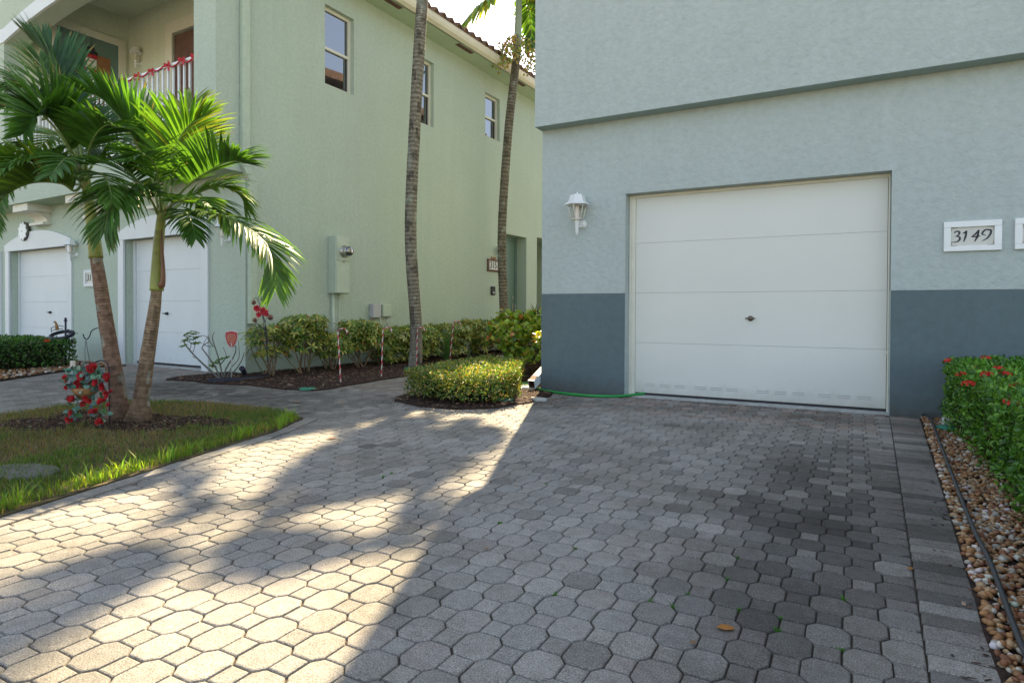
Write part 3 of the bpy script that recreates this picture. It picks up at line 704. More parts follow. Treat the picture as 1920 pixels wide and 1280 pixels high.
# ================================================================== LEFT HOUSE (3151), in its own turned frame
LX, LY = -8.53, 6.2; LO = (LX, LY, 0)
lh = Lempty('townhouse', LX, LY, 0, 'pale green stucco townhouse with arched balcony and brown tile roof', 'house')
W = [(7.80, 8.497, 4.991, 6.393), (10.18, 10.886, 4.991, 6.393), (12.93, 13.604, 5.326, 6.393)]
SD = (13.86, 15.02, 0, 3.02); SR = (15.62, 17.2, 0, 3.1)
sf = lambda u, z, d: (LX - d, u, z)
b = MB(); holed(b, LY, 22, 0, 3.12, [(*SD[:4], .3), (*SR[:4], 1.6)], sf, .3); holed(b, 5.706, 22, 3.12, 6.86, [(*w_, .11) for w_ in W], sf, .11)
b.poly([(LX - 1.6, SR[0], 0), (LX - 1.6, SR[1], 0), (LX - 1.6, SR[1], 3.1), (LX - 1.6, SR[0], 3.1)])
b.build('side_wall', M['green_stucco'], lh, LO)
for (y0, y1, z0, z1) in W:
    o = (LX - .11, (y0 + y1) / 2, z0); b = MB(); x = LX - .11; f = .05
    b.box(x - .05, x + .02, y0 + .001, y0 + f, z0 + .001, z1 - .001); b.box(x - .05, x + .02, y1 - f, y1 - .001, z0 + .001, z1 - .001)
    b.box(x - .05, x + .018, y0 + f, y1 - f, z1 - f, z1 - .001); b.box(x - .05, x + .018, y0 + f, y1 - f, z0 + .001, z0 + f)
    wn = b.build('window', M['cream'], lh, LO); zm = z0 + (z1 - z0) * .49
    b = MB(); b.box(x - .04, x + .01, y0 + f, y1 - f, zm - .02, zm + .025); sa = b.build('sash', M['cream'], wn, (0, 0, 0)); sa.location = tuple(-c for c in LO)
    b = MB(); b.box(x - .03, x - .012, y0 + f, y1 - f, zm + .025, z1 - f); s2 = b.build('pane', M['pane'], wn, (0, 0, 0)); s2.location = tuple(-c for c in LO)
    b = MB(); b.box(x - .045, x - .03, y0 + f + .02, y1 - f - .02, z0 + f + .02, zm - .02); s2 = b.build('pane', M['pane'], wn, (0, 0, 0)); s2.location = tuple(-c for c in LO)
    b = MB(); b.box(x - .045, x - .018, y0 + f, y0 + f + .02, z0 + f, zm - .02); b.box(x - .045, x - .018, y1 - f - .02, y1 - f, z0 + f, zm - .02); b.box(x - .045, x - .018, y0 + f + .02, y1 - f - .02, z0 + f, z0 + f + .02); s2 = b.build('screen_frame', M['rubber'], wn, (0, 0, 0)); s2.location = tuple(-c for c in LO)
# side entrance
x = LX - .3; b = MB(); b.box(x - .03, x, SD[0], SD[0] + .09, 0, 2.93); b.box(x - .03, x, SD[1] - .09, SD[1], 0, 2.93); b.box(x - .03, x, SD[0], SD[1], 2.93, 3.02); b.box(x - .06, x - .03, SD[0] + .09, SD[1] - .09, 0, 2.93)
dr = b.build('door', M['door_green'], lh, LO)
b = MB(); b.box(x - .03, x - .01, SD[1] - .22, SD[1] - .15, 1.0, 1.22, bev=.005); b.tube(spl([(x - .01, SD[1] - .185, 1.2), (x + .05, SD[1] - .185, 1.17), (x + .05, SD[1] - .185, 1.03), (x - .01, SD[1] - .185, .98)], 8), .01, 6); b.box(x - .03, x, SD[1] - .22, SD[1] - .15, 1.33, 1.42, bev=.01)
h = b.build('handle', M['steel'], dr, (0, 0, 0)); h.location = tuple(-c for c in LO)
# soffit, fascia, gutter, roof
EX = -8.04; EZ = 6.86
b = MB(); b.poly([(EX, 5.0, EZ), (EX, 22, EZ), (LX - .02, 22, EZ), (LX - .02, 5.0, EZ)]); b.build('soffit', M['soffit'], lh, LO)
for (y0, y1) in ((8.79, 9.36), (11.22, 11.8), (13.6, 14.2)):
    b = MB(); b.box(EX - .16, EX - .05, y0, y1, EZ - .006, EZ + .002)
    for k in range(10): b.box(EX - .155 + k * .0105, EX - .152 + k * .0105, y0 + .01, y1 - .01, EZ - .009, EZ - .006)
    b.build('soffit_vent', M['curtain'], lh, LO)
b = MB(); prof = [(0, 0), (.03, -.002), (.10, .035), (.13, .09), (.14, .15), (.15, .155), (.15, .165), (.135, .165), (.12, .15), (0, .15)]
for yy in (5.0, 22): b.v += [(EX + px, yy, EZ + pz) for px, pz in prof]
n = len(prof)
for i in range(n): b.face((i, (i + 1) % n, n + (i + 1) % n, n + i))
b.face(range(n)); b.build('gutter', M['gutter'], lh, LO)
b = MB(); b.box(EX - .02, EX, 5.0, 22, EZ, EZ + .21); b.build('fascia', M['cream'], lh, LO)
b = MB(); per = .265; sl_ = .36; rows = [(-.06 + .36 * k) for k in range(14)]; ny = 1100; Ys = [5.0 + 17 * i / ny for i in range(ny + 1)]
def tprof(y): 
    t = (y / per) % 1.; return .062 * sin(pi * min(1, t / .62)) ** .7 if t < .62 else -.012 * sin(pi * (t - .62) / .38)
for r in range(len(rows) - 1):
    base = len(b.v); xa, xb = rows[r], rows[r + 1] + .0
    for yy in Ys:
        h = tprof(yy); b.v.append((EX + .10 - xa, yy, EZ + .225 + xa * sl_ + h * 1.2 - .016)); b.v.append((EX + .10 - xa, yy, EZ + .227 + xa * sl_ + h * 1.2 + .014)); b.v.append((EX + .10 - xb, yy, EZ + .227 + xb * sl_ + h * 1.2 - .012))
    for i in range(ny):
        a = base + i * 3; b.face((a, a + 3, a + 4, a + 1), None, 0, True); b.face((a + 1, a + 4, a + 5, a + 2), None, 0, True)
b.build('roof', M['tile'], lh, LO)
# lower front wall with the two garage openings
ff = lambda u, z, d: (u, LY + d, z)
GD = [(-11.98, -9.62, 0, 2.29), (-16.69, -14.07, 0, 2.29)]
b = MB(); holed(b, -24, LX, 0, 3.12, [(*g, .22) for g in GD], ff, .22); b.build('lower_wall', M['green_stucco'], lh, LO)
for gi, (x0, x1, z0, z1) in enumerate(GD):
    gd = bpy.data.objects.new('garage_door', None); COL.objects.link(gd); gd.parent = lh; gd.location = (x0 - LX, 0, 0); go = (x0, LY, 0); y = LY + .17
    b = MB(); zz = [.05, .60, 1.15, 1.70, 2.28]
    for i in range(4): b.box(x0 + .07, x1 - .07, y, y + .04, zz[i] + .001, zz[i + 1] - .001, bev=.002)
    b.build('panels', M['white'], gd, go)
    for q_ in (x0 + .002, x1 - .068): b = MB(); b.box(q_, q_ + .066, y - .03, y + .03, 0, z1 - .002); b.build('frame', M['white'], gd, go)
    b = MB(); b.box(x0 + .07, x1 - .07, y + .005, y + .03, .01, .05); b.box(x0 + .01, x1 - .01, y + .045, y + .05, .0, z1); b.build('bottom_seal', M['rubber'], gd, go)
    for k in range(11):
        b = MB(); xx = x0 + .16 + k * .2 + (k // 3) * .03
        if xx + .13 > x1 - .1: break
        for q in (.12, .145): b.box(xx, xx + .12, y - .004, y + .001, q, q + .008, bev=.002)
        b.build('vent', M['white_gloss'], gd, go)
    b = MB(); xc = (x0 + x1) / 2 + (.15 if gi else -.12); b.lathe((xc, y, .93), [(0, -.045), (.02, -.04), (.024, -.01), (.03, 0)], 12, axis='y'); b.tube([(xc - .1, y - .036, .935), (xc, y - .045, .93), (xc + .06, y - .036, .93)], [.007, .012, .007], 6); b.build('handle', M['black_metal'], gd, go)
    # white surround with a shallow arched head
    b = MB(); a0, a1 = x0 - .18, x1 + .18; p0, p1 = LY - .035, LY + .0
    b.box(a0, x0 + .0, p0, p1 + .02, 0, 2.27); b.box(x1, a1, p0, p1 + .02, 0, 2.27)
    n = 24; base = len(b.v)
    for i in range(n + 1):
        xx = a0 + (a1 - a0) * i / n; tt = (xx - (a0 + a1) / 2) / ((a1 - a0) / 2); zt = 2.40 + .25 * (1 - tt * tt)
        b.v += [(xx, p0 - .01, 2.27), (xx, p0 - .01, zt), (xx, p1 + .01, zt), (xx, p1 + .01, 2.27)]
    for i in range(n):
        q = base + i * 4
        for k in range(4): b.face((q + k, q + (k + 1) % 4, q + 4 + (k + 1) % 4, q + 4 + k))
    b.face((base, base + 3, base + 2, base + 1)); b.face([base + n * 4 + k for k in range(4)]); b.build('surround', M['white'], gd, go)
b = MB(); b.box(-20, -17.1, LY - .04, LY + .02, 0, 2.3); b.build('surround', M['white'], lh, LO)
b = MB(); b.box(-12.0, -9.6, LY - .02, LY + .24, -.01, .012); b.box(-16.7, -14.0, LY - .02, LY + .24, -.01, .012); b.build('door_sill', M['concrete'], lh, LO)
# bay and balcony
BY = 5.706; OX0, OX1 = -15.6, -9.07; XC = (OX0 + OX1) / 2; HW = (OX1 - OX0) / 2; TH = .36
def az(x): return 6.46 + .33 * (1 - ((x - XC) / HW) ** 2)
b = MB(); n = 28; TOP = 8.2
b.poly([(-24, BY, 3.12), (LX, BY, 3.12), (LX, BY, 3.56), (-24, BY, 3.56)]); b.poly([(-24, BY, 3.56), (OX0, BY, 3.56), (OX0, BY, TOP), (-24, BY, TOP)]); b.poly([(OX1, BY, 3.56), (LX, BY, 3.56), (LX, BY, TOP), (OX1, BY, TOP)])
for i in range(n):
    x0 = OX0 + (OX1 - OX0) * i / n; x1 = OX0 + (OX1 - OX0) * (i + 1) / n
    b.poly([(x0, BY, az(x0)), (x1, BY, az(x1)), (x1, BY, TOP), (x0, BY, TOP)]); b.poly([(x0, BY, az(x0)), (x0, BY + TH, az(x0)), (x1, BY + TH, az(x1)), (x1, BY, az(x1))])
    b.poly([(x0, BY + TH, az(x0)), (x0, BY + TH, TOP), (x1, BY + TH, TOP), (x1, BY + TH, az(x1))])
b.poly([(OX0, BY, 3.56), (OX0, BY, az(OX0)), (OX0, BY + TH, az(OX0)), (OX0, BY + TH, 3.56)]); b.poly([(OX1, BY, 3.56), (OX1, BY + TH, 3.56), (OX1, BY + TH, az(OX1)), (OX1, BY, az(OX1))])
b.poly([(OX0, BY, 3.56), (OX1, BY, 3.56), (OX1, BY + TH, 3.56), (OX0, BY + TH, 3.56)])
b.poly([(LX, BY, 6.86), (LX, BY + 1.2, 6.86), (LX, BY + 1.2, TOP), (LX, BY, TOP)])
b.poly([(OX1, BY + TH, 3.5), (LX - .02, BY + TH, 3.5), (LX - .02, BY + TH, TOP), (OX1, BY + TH, TOP)])
b.build('balcony_wall', M['green_stucco'], lh, LO)
b = MB(); n = 28                                                # smooth pale band round the arch
for i in range(n):
    x0 = OX0 + (OX1 - OX0) * i / n; x1 = OX0 + (OX1 - OX0) * (i + 1) / n; q = .27
    b.poly([(x0, BY - .02, az(x0) - .003), (x1, BY - .02, az(x1) - .003), (x1, BY - .02, az(x1) + q), (x0, BY - .02, az(x0) + q)]); b.poly([(x0, BY - .02, az(x0) + q), (x1, BY - .02, az(x1) + q), (x1, BY, az(x1) + q), (x0, BY, az(x0) + q)]); b.poly([(x0, BY - .02, az(x0) - .003), (x0, BY + .03, az(x0) - .003), (x1, BY + .03, az(x1) - .003), (x1, BY - .02, az(x1) - .003)])
b.box(-16.1, OX0, BY - .021, BY, 6.46, 6.74); b.build('arch_band', M['white'], lh, LO)
b = MB(); b.poly([(-24, BY, 3.12), (-24, LY, 3.12), (LX, LY, 3.12), (LX, BY, 3.12)]); b.build('balcony_soffit', M['soffit'], lh, LO)
YW, XS = 7.8, -14.9; CZ = 7.62
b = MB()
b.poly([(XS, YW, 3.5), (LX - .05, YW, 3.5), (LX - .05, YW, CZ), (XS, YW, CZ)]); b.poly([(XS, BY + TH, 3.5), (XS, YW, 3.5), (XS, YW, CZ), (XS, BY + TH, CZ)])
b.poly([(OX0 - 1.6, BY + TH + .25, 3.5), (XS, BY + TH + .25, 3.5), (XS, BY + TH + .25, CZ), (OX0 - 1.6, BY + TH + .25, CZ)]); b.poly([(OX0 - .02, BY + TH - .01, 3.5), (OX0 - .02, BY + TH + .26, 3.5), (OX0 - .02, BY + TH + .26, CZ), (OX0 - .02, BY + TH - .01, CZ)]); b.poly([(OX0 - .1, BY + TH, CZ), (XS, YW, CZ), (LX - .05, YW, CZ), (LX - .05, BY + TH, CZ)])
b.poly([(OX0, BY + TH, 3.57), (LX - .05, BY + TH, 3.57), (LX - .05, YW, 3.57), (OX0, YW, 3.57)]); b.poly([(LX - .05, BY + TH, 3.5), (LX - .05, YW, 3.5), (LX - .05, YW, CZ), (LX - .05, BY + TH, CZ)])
b.build('balcony_room', M['balcony_lightened'], lh, LO)
# balcony door on the left wall of the balcony, facing right
b = MB(); x = XS; y0, y1, zt = 6.2, 7.72, 7.06; q = .15
b.box(x, x + .045, y0, y0 + q, 3.57, zt); b.box(x, x + .045, y1 - q, y1, 3.57, zt); b.box(x, x + .045, y0 + q, y1 - q, zt - q, zt); df = b.build('balcony_door', M['cream'], lh, LO)
b = MB(); b.box(x + .003, x + .018, y0 + q, y1 - q, 3.57, zt - q); o = b.build('leaf', M['door_green'], df, (0, 0, 0)); o.location = tuple(-c for c in LO)
b = MB()
for k in range(34): b.box(x + .019, x + .027, y0 + q + .2, y1 - q - .17, 5.2 + k * .04, 5.2 + k * .04 + .034)
o = b.build('blind', M['blind'], df, (0, 0, 0)); o.location = tuple(-c for c in LO)
# sliding door at the back of the balcony
b = MB(); y = YW; x0, x1, zt = -13.35, -9.0, 7.12; q = .24
b.box(x0, x0 + q, y - .05, y, 3.57, zt); b.box(x1, x1 + .2, y - .05, y, 3.57, zt); b.box(x0 + q, x1, y - .05, y, zt - q, zt); sd = b.build('sliding_door', M['cream'], lh, LO)
b = MB(); b.box(x0 + q, x0 + q + .07, y - .03, y, 3.57, zt - q); b.box(x0 + q + .07, x1, y - .03, y, zt - q - .07, zt - q); b.box(x0 + 2.2, x0 + 2.27, y - .035, y, 3.57, zt - q - .07); o = b.build('frame', M['steel'], sd, (0, 0, 0)); o.location = tuple(-c for c in LO)
b = MB(); b.box(x0 + q + .07, x1, y - .012, y - .004, 3.57, zt - q - .07); o = b.build('curtain', M['curtain'], sd, (0, 0, 0)); o.location = tuple(-c for c in LO)
# railing
b = MB(); RY = 5.79; b.box(OX0, OX1, RY - .025, RY + .025, 4.865, 4.905, bev=.006); b.box(OX0, OX1, RY - .018, RY + .018, 3.66, 3.69); rl = b.build('balcony_railing', M['white_gloss'], lh, LO)
xx = OX1 - .09
while xx > OX0 + .03:
    b = MB(); b.box(xx - .014, xx + .014, RY - .014, RY + .014, 3.69, 4.865); o = b.build('picket', M['white_gloss'], rl, (0, 0, 0)); o.location = tuple(-c for c in LO); xx -= .146
# brackets under the bay
for xc in (-15.05, -12.85, -10.7):
    b = MB(); x0, x1 = xc - .33, xc + .28; zt = 3.118
    b.box(x0 - .02, x1 + .02, BY + .06, LY, zt - .14, zt); n = 10; P = [(LY, zt - .14)]
    for i in range(n + 1): a = pi / 2 * i / n; P.append((BY + .12 + (LY - BY - .18) * sin(a) ** 1.1, zt - .14 - .19 * (1 - cos(a))))
    P.append((LY, zt - .33)); base = len(b.v)
    for xx in (x0 + .05, x1 - .05): b.v += [(xx, py, pz) for py, pz in P]
    k = len(P)
    for i in range(k): b.face((base + i, base + (i + 1) % k, base + k + (i + 1) % k, base + k + i))
    b.face(range(base, base + k)); b.face(range(base + 2 * k - 1, base + k - 1, -1)); b.box(x0, x1, LY - .16, LY, zt - .385, zt - .33)
    b.build('bracket', M['cream'], lh, LO)
# downspout on the left house corner
t = Lempty('downspout', LX + .05, 6.2, 0, 'tall pale green rain downspout running down the left house corner', 'downspout'); o_ = (LX + .05, 6.2, 0)
b = MB(); b.box(LX + .004, LX + .085, 6.10, 6.235, 3.2, 6.9, bev=.01); b.build('upper_pipe', M['green_trim'], t, o_)
b = MB(); b.box(LX + .004, LX + .085, 6.225, 6.355, .78, 3.0, bev=.01); b.build('lower_pipe', M['green_trim'], t, o_)
b = MB(); n = 0
for (ya, yb, z) in ((6.10, 6.235, 3.2), (6.225, 6.355, 3.0)): b.v += [(LX + .004, ya, z), (LX + .085, ya, z), (LX + .085, yb, z), (LX + .004, yb, z)]
for j in range(4): b.face((j, (j + 1) % 4, 4 + (j + 1) % 4, 4 + j))
b.build('offset_bend', M['green_trim'], t, o_)

# ------------------------------------------------------------------ things on the left house
def Ltag(name, o, label, cat): return Lempty(name, *o, label, cat)
# electric meter cabinet
o = (LX, 8.02, 1.3); t = Ltag('meter_cabinet', o, 'tall pale green electric meter cabinet with round glass meter on the wall', 'meter box')
b = MB(); b.box(LX - .0, LX + .2, 7.87, 8.2, 1.3, 2.32, bev=.01); b.build('cabinet', M['meter'], t, o)
b = MB(); b.box(LX + .201, LX + .21, 7.88, 8.19, 1.31, 1.86, bev=.004); b.build('lower_cover', M['meter'], t, o); b = MB(); b.box(LX + .201, LX + .212, 7.88, 8.19, 1.885, 2.30, bev=.004); b.build('upper_cover', M['meter'], t, o)
b = MB(); b.lathe((LX + .21, 8.05, 2.05), [(.105, 0), (.108, .03), (.095, .04), (.09, .10), (.086, .12)], 24, axis='x'); mt = b.build('meter_ring', M['steel'], t, o)
b = MB(); b.lathe((LX + .21, 8.05, 2.05), [(.084, .1), (.084, .15), (.07, .172), (.001, .176)], 24, axis='x'); b.build('meter_glass', M['pane'], t, o)
b = MB(); b.lathe((LX + .21, 8.05, 1.865), [(.001, .0), (.014, .0), (.014, .02), (.001, .022)], 10, axis='x'); b.build('latch', M['steel'], t, o)
for (yy, r) in ((7.93, .028), (8.09, .009)):
    b = MB(); b.tube([(LX + .04 + r, yy, 1.3), (LX + .04 + r, yy, .05)], r, 12); b.tube([(LX + .04 + r, yy, .79), (LX + .04 + r, yy, .77)], r * 1.25, 12); b.build('conduit', M['meter'], t, o)
# telephone box
o = (LX, 9.0, .85); t = Ltag('utility_box', o, 'small grey telephone box low on the green wall with orange wire', 'utility box')
b = MB(); b.box(LX, LX + .12, 8.90, 9.12, .86, 1.13, bev=.012); b.build('cover', M['grey_plastic'], t, o)
b = MB(); b.tube(spl([(LX + .05, 8.93, .87), (LX + .05, 8.91, .7), (LX + .05, 8.92, .5), (LX + .05, 8.9, .1)], 10), .009, 6); b.build('orange_wire', M['orange'], t, o)
o = (LX, 9.3, .85); t = Ltag('utility_box', o, 'small pale green junction box with conduit beside the grey telephone box', 'utility box')
b = MB(); b.box(LX, LX + .09, 9.2, 9.45, .88, 1.12, bev=.01); b.build('cover', M['meter'], t, o)
b = MB(); b.tube([(LX + .05, 9.16, 1.16), (LX + .05, 9.16, .05)], .014, 8); b.build('conduit', M['meter'], t, o); b = MB(); b.tube([(LX + .05, 8.9, .84), (LX + .05, 9.45, .87)], .008, 6); b.tube([(LX + .05, 9.35, .86), (LX + .07, 9.35, .72), (LX + .05, 9.42, .76)], .01, 6); b.build('cable', M['steel'], t, o)
# 3151 plate, bell, lamp
o = (LX, 13.33, 2.15); t = Ltag('house_number_sign', o, 'small dark framed number sign reading 3151 beside the side door', 'house number')
b = MB(); b.box(LX, LX + .03, 13.03, 13.62, 1.99, 2.30, bev=.006); b.build('frame', M['curtain'], t, o); b = MB(); b.box(LX + .03, LX + .036, 13.10, 13.55, 2.04, 2.25); b.build('plate', M['plate'], t, o)
text('digits', '3151', .235, M['ink'], t, (.039, 0, -.005), (pi / 2, 0, pi / 2), 0, .001, .006, .9)
b = MB(); b.box(LX, LX + .03, 13.2, 13.42, 2.31, 2.36, bev=.015); b.build('crest', M['blind'], t, o)
o = (LX, 13.28, 1.5); t = Ltag('door_bell', o, 'small black doorbell button unit on the green wall', 'doorbell'); b = MB(); b.box(LX, LX + .04, 13.2, 13.38, 1.4, 1.62, bev=.012); b.build('case', M['rubber'], t, o); b = MB(); b.lathe((LX + .04, 13.29, 1.46), [(.001, .008), (.03, .006), (.034, 0)], 12, axis='x'); b.build('button', M['grey_plastic'], t, o)
t = lantern('wall_lantern', fL(LX, 13.5, 2.32), YL - pi / 2 + pi, 'small white lantern above the 3151 sign near the side door', .75)
t = lantern('wall_lantern', fL(LX - .42, LY, 2.04), YL, 'white lantern at the corner right of the left house garage door', .85)
t = lantern('wall_lantern', fL(-13.75, LY, 2.0), YL, 'white lantern between the two garage doors of the green house', .85)
t = lantern('wall_lantern', fL(-14.38, YW, 6.42), YL, 'white lantern on the balcony wall above the railing', .92)
# number plate 31.. between the garages, partly behind the palm
o = (-13.1, LY, 1.6); t = Ltag('house_number_sign', o, 'white framed number plate between the green house garage doors, half behind the palm', 'house number')
b = MB(); x0, x1, z0, z1 = -13.42, -12.9, 1.44, 1.76; f = .06; y = LY
b.box(x0, x1, y - .03, y, z1 - f, z1); b.box(x0, x1, y - .03, y, z0, z0 + f); b.box(x0, x0 + f, y - .03, y, z0 + f, z1 - f); b.box(x1 - f, x1, y - .03, y, z0 + f, z1 - f); b.build('frame', M['white'], t, o); b = MB(); b.box(x0 + f, x1 - f, y - .012, y - .002, z0 + f, z1 - f); b.build('plate', M['plate'], t, o)
text('digits', '31', .17, M['ink'], t, (-.15, -.015, 0), (pi / 2, 0, 0), .25, .001, .003)
# round scalloped plaque over the left garage
for (xc, zc, lab) in ((-15.86, 2.66, 'round white scalloped wall plaque above the far left garage door'),):
    o = (xc, LY - .05, zc); t = Ltag('wall_plaque', o, lab, 'plaque')
    b = MB(); b.lathe((xc, LY - .05, zc), [(.001, -.035), (.19, -.035), (.205, -.02), (.205, 0)], 28, axis='y'); b.build('rim', M['stone'], t, o)
    b = MB(); base = 0; n = 64; b.v.append((xc, LY - .1, zc))
    for i in range(n): a = 2 * pi * i / n; r = .18 + .02 * cos(9 * a); b.v.append((xc + r * cos(a), LY - .096, zc + r * sin(a)))
    for i in range(n): b.face((0, 1 + i, 1 + (i + 1) % n))
    for i in range(n): a = 2 * pi * i / n; r = .18 + .02 * cos(9 * a); b.v.append((xc + r * cos(a), LY - .084, zc + r * sin(a)))
    for i in range(n): b.face((1 + i, 1 + n + i, 1 + n + (i + 1) % n, 1 + (i + 1) % n))
    b.build('face', M['white_gloss'], t, o)
    b = MB(); b.lathe((xc, LY - .097, zc), [(.001, -.006), (.014, -.005), (.018, 0)], 12, axis='y'); b.build('centre_knob', M['rubber'], t, o)
# christmas snowman banner on the balcony door
yc = 7.0; x = XS + .03; o = (x, yc, 6.05); t = Ltag('snowman_banner', o, 'hanging felt snowman decoration with red scarf on the balcony door', 'decoration')
b = MB(); b.box(x, x + .02, yc - .11, yc + .11, 5.85, 6.44, bev=.01); b.build('body', M['snow'], t, o)
b = MB(); b.box(x - .002, x + .026, yc - .12, yc + .12, 6.445, 6.53, bev=.012); b.build('hat_band', M['red'], t, o)
b = MB(); b.box(x, x + .022, yc - .15, yc + .13, 6.535, 6.6, bev=.01); b.box(x, x + .022, yc - .1, yc + .07, 6.602, 6.68, bev=.01); b.build('hat', M['rubber'], t, o)
b = MB(); b.box(x + .02, x + .034, yc - .12, yc + .12, 6.16, 6.22, bev=.01); b.box(x + .02, x + .036, yc + .02, yc + .08, 5.98, 6.158, bev=.008); b.build('scarf', M['red'], t, o)
b = MB(); b.tube([(x + .03, yc + .02, 6.36), (x + .035, yc - .09, 6.37)], [.016, .003], 8); b.build('nose', M['orange'], t, o)
for dy in (-.045, .05): b = MB(); b.sphere((x + .022, yc + dy, 6.41), .011); b.build('eye', M['ink'], t, o)
b = MB(); b.tube([(x + .01, yc, 6.68), (x + .01, yc, 6.9)], .003, 4); b.build('string', M['rubber'], t, o)
# red bows along the rail
bow0 = None
for k, xx in enumerate([-9.13, -9.45, -9.85, -10.3, -10.72, -11.15, -11.55, -11.95, -12.4, -12.9, -13.5, -14.2]):
    o = (xx, RY - .03, 4.89)
    t = Ltag('ribbon_bow', o, 'red ribbon bow tied to the white balcony rail', 'bow'); t['group'] = 'red bows along the balcony rail'
    b = MB()
    for sg in (-1, 1):
        P = [(xx, RY - .035, 4.885)]; 
        b.poly([(xx, RY - .04, 4.89), (xx + sg * .05, RY - .06, 4.93 + ru(-.02, .02)), (xx + sg * .09, RY - .05, 4.92 + ru(-.03, .02)), (xx + sg * .085, RY - .045, 4.865), (xx + sg * .045, RY - .03, 4.87)])
        b.poly([(xx, RY - .04, 4.885), (xx + sg * .03, RY - .055, 4.80), (xx + sg * .07, RY - .05, 4.79 + ru(-.03, .02)), (xx + sg * .085, RY - .045, 4.79), (xx + sg * .02, RY - .035, 4.88)])
    b.sphere((xx, RY - .045, 4.885), .022); b.tube(spl([(xx, RY - .03, 4.9), (xx + .15, RY - .035, 4.84 + ru(-.02, .02)), (xx + .33, RY - .03, 4.89)], 6), .012, 5)
    b.build('ribbon', M['red'], t, o)
# ================================================================== PALMS
UP = Vector((0, 0, 1))
def frond(name, parent, off, pts, ll=.45, base=.22, r0=.013, vang=.35, droop=.5, n=34, wd=.0125, green=(.075, .17, .028), yel=.0, updir=None, spread=(66, 26), tipdrop=1., curl=.12):
    """a pinnate frond: stalk along pts, leaflets on both sides"""
    b = MB(); K = 40; P = spl(pts, K); L = sum((P[i + 1] - P[i]).length for i in range(K - 1))
    b.tube(P, [max(.0022, r0 * (1 - .88 * i / K)) for i in range(K)], 6, col=(.17, .24, .06), mi=1)
    for k in range(n):
        for sg in (-1, 1):
            t = base + (1 - base) * (k + .5 + ru(-.25, .25)) / n; x = t * (K - 1); i = min(int(x), K - 2); f = x - i
            p = P[i].lerp(P[i + 1], f); T = (P[i + 1] - P[i]).normalized(); H = updir if updir else UP
            if abs(T.dot(H)) > .95: H = Vector((F_.x, F_.y, 0)) * -1
            Sd = T.cross(H).normalized(); Nn = Sd.cross(T).normalized()
            s = (t - base) / (1 - base); an = radians(spread[0] + (spread[1] - spread[0]) * s + ru(-5, 5))
            prof = min(1., .45 + 2.2 * s) * (1 - .62 * max(0, s - .35) / .65); ln = ll * prof * ru(.88, 1.08); va = vang + ru(-.16, .16)
            D = (T * cos(an) + (Sd * sg * cos(va) + Nn * sin(va)) * sin(an)).normalized(); q = Vector(p); sgm = 6; w0 = wd * (.75 + .4 * (1 - s)) * ru(.85, 1.1)
            g = ru(.7, 1.25); c = Vector((green[0] * g, green[1] * g, green[2] * g))
            if yel and rnd() < yel: c = Vector((.26, .30, .03)) * ru(.7, 1.1)
            base_i = len(b.v); Nl = None; cv = ru(-1, 1) * curl
            for j in range(sgm + 1):
                u = j / sgm; w_ = w0 * (.45 + 2.4 * u if u < .25 else 1.05 * (1 - ((u - .25) / .75) ** 2.2) + .02)
                W = (T - D * T.dot(D)); W = W.normalized() if W.length > .05 else Nn
                kn = D.cross(W).normalized()
                if kn.dot(Nn) < 0: kn = -kn
                b.v += [tuple(q - W * w_ + kn * w_ * .35), tuple(q), tuple(q + W * w_ + kn * w_ * .35)]
                q = q + D * (ln / sgm); D = (D + Vector((0, 0, -1)) * droop * (.10 + .32 * u) * (ln / .45) * tipdrop + Sd * cv * .1).normalized()
            for j in range(sgm):
                a = base_i + j * 3; cc = tuple(c * (1. + .25 * j / sgm))
                if j == sgm - 1 and rnd() < .04: cc = (.25, .19, .06)
                b.face((a, a + 1, a + 4, a + 3), cc, 0, True); b.face((a + 1, a + 2, a + 5, a + 4), cc, 0, True)
    return b.build(name, [M['leaf'], M['rachis']], parent, off)
def trunk(parent, off, pts, radf, ringstep, c1, c2, flare=None, n=14, amp=.05, name='trunk', mat='trunk_col', patch=.0, ringc=None, dark=False):
    L = sum((Vector(pts[i + 1]) - Vector(pts[i])).length for i in range(len(pts) - 1)); k = max(8, int(L / ringstep * 3)); P = spl(pts, k + 1); rr = []
    for i in range(k + 1):
        t = i / k; r = radf(t); r *= 1 + (amp if i % 3 == 0 else 0) + ru(-.01, .01); rr.append(r)
    def cf(i, j):
        t = i / k; p = P[i]; an = 2 * pi * j / n
        nz = noise.noise(Vector((cos(an) * .8 + p.x, sin(an) * .8, p.z * 5))); n2 = noise.noise(Vector((0, 3, p.z * 38)))
        ring = (1 if i % 3 == 0 else 0) * (ringc(t) if ringc else 1.)
        base = Vector(c1) * (1 + .35 * n2) * (1 + .25 * nz) * ru(.93, 1.07); base = base.lerp(Vector(c2), min(1, ring * .95))
        if patch and nz > .30: base = base * (1 - patch)
        elif patch and nz < -.38: base = base.lerp(Vector((.30, .33, .27)), .5)
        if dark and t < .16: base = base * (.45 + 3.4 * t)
        return tuple(base)
    b = MB(); b.tube(P, rr, n, colf=cf); return b.build(name, M[mat], parent, off), P
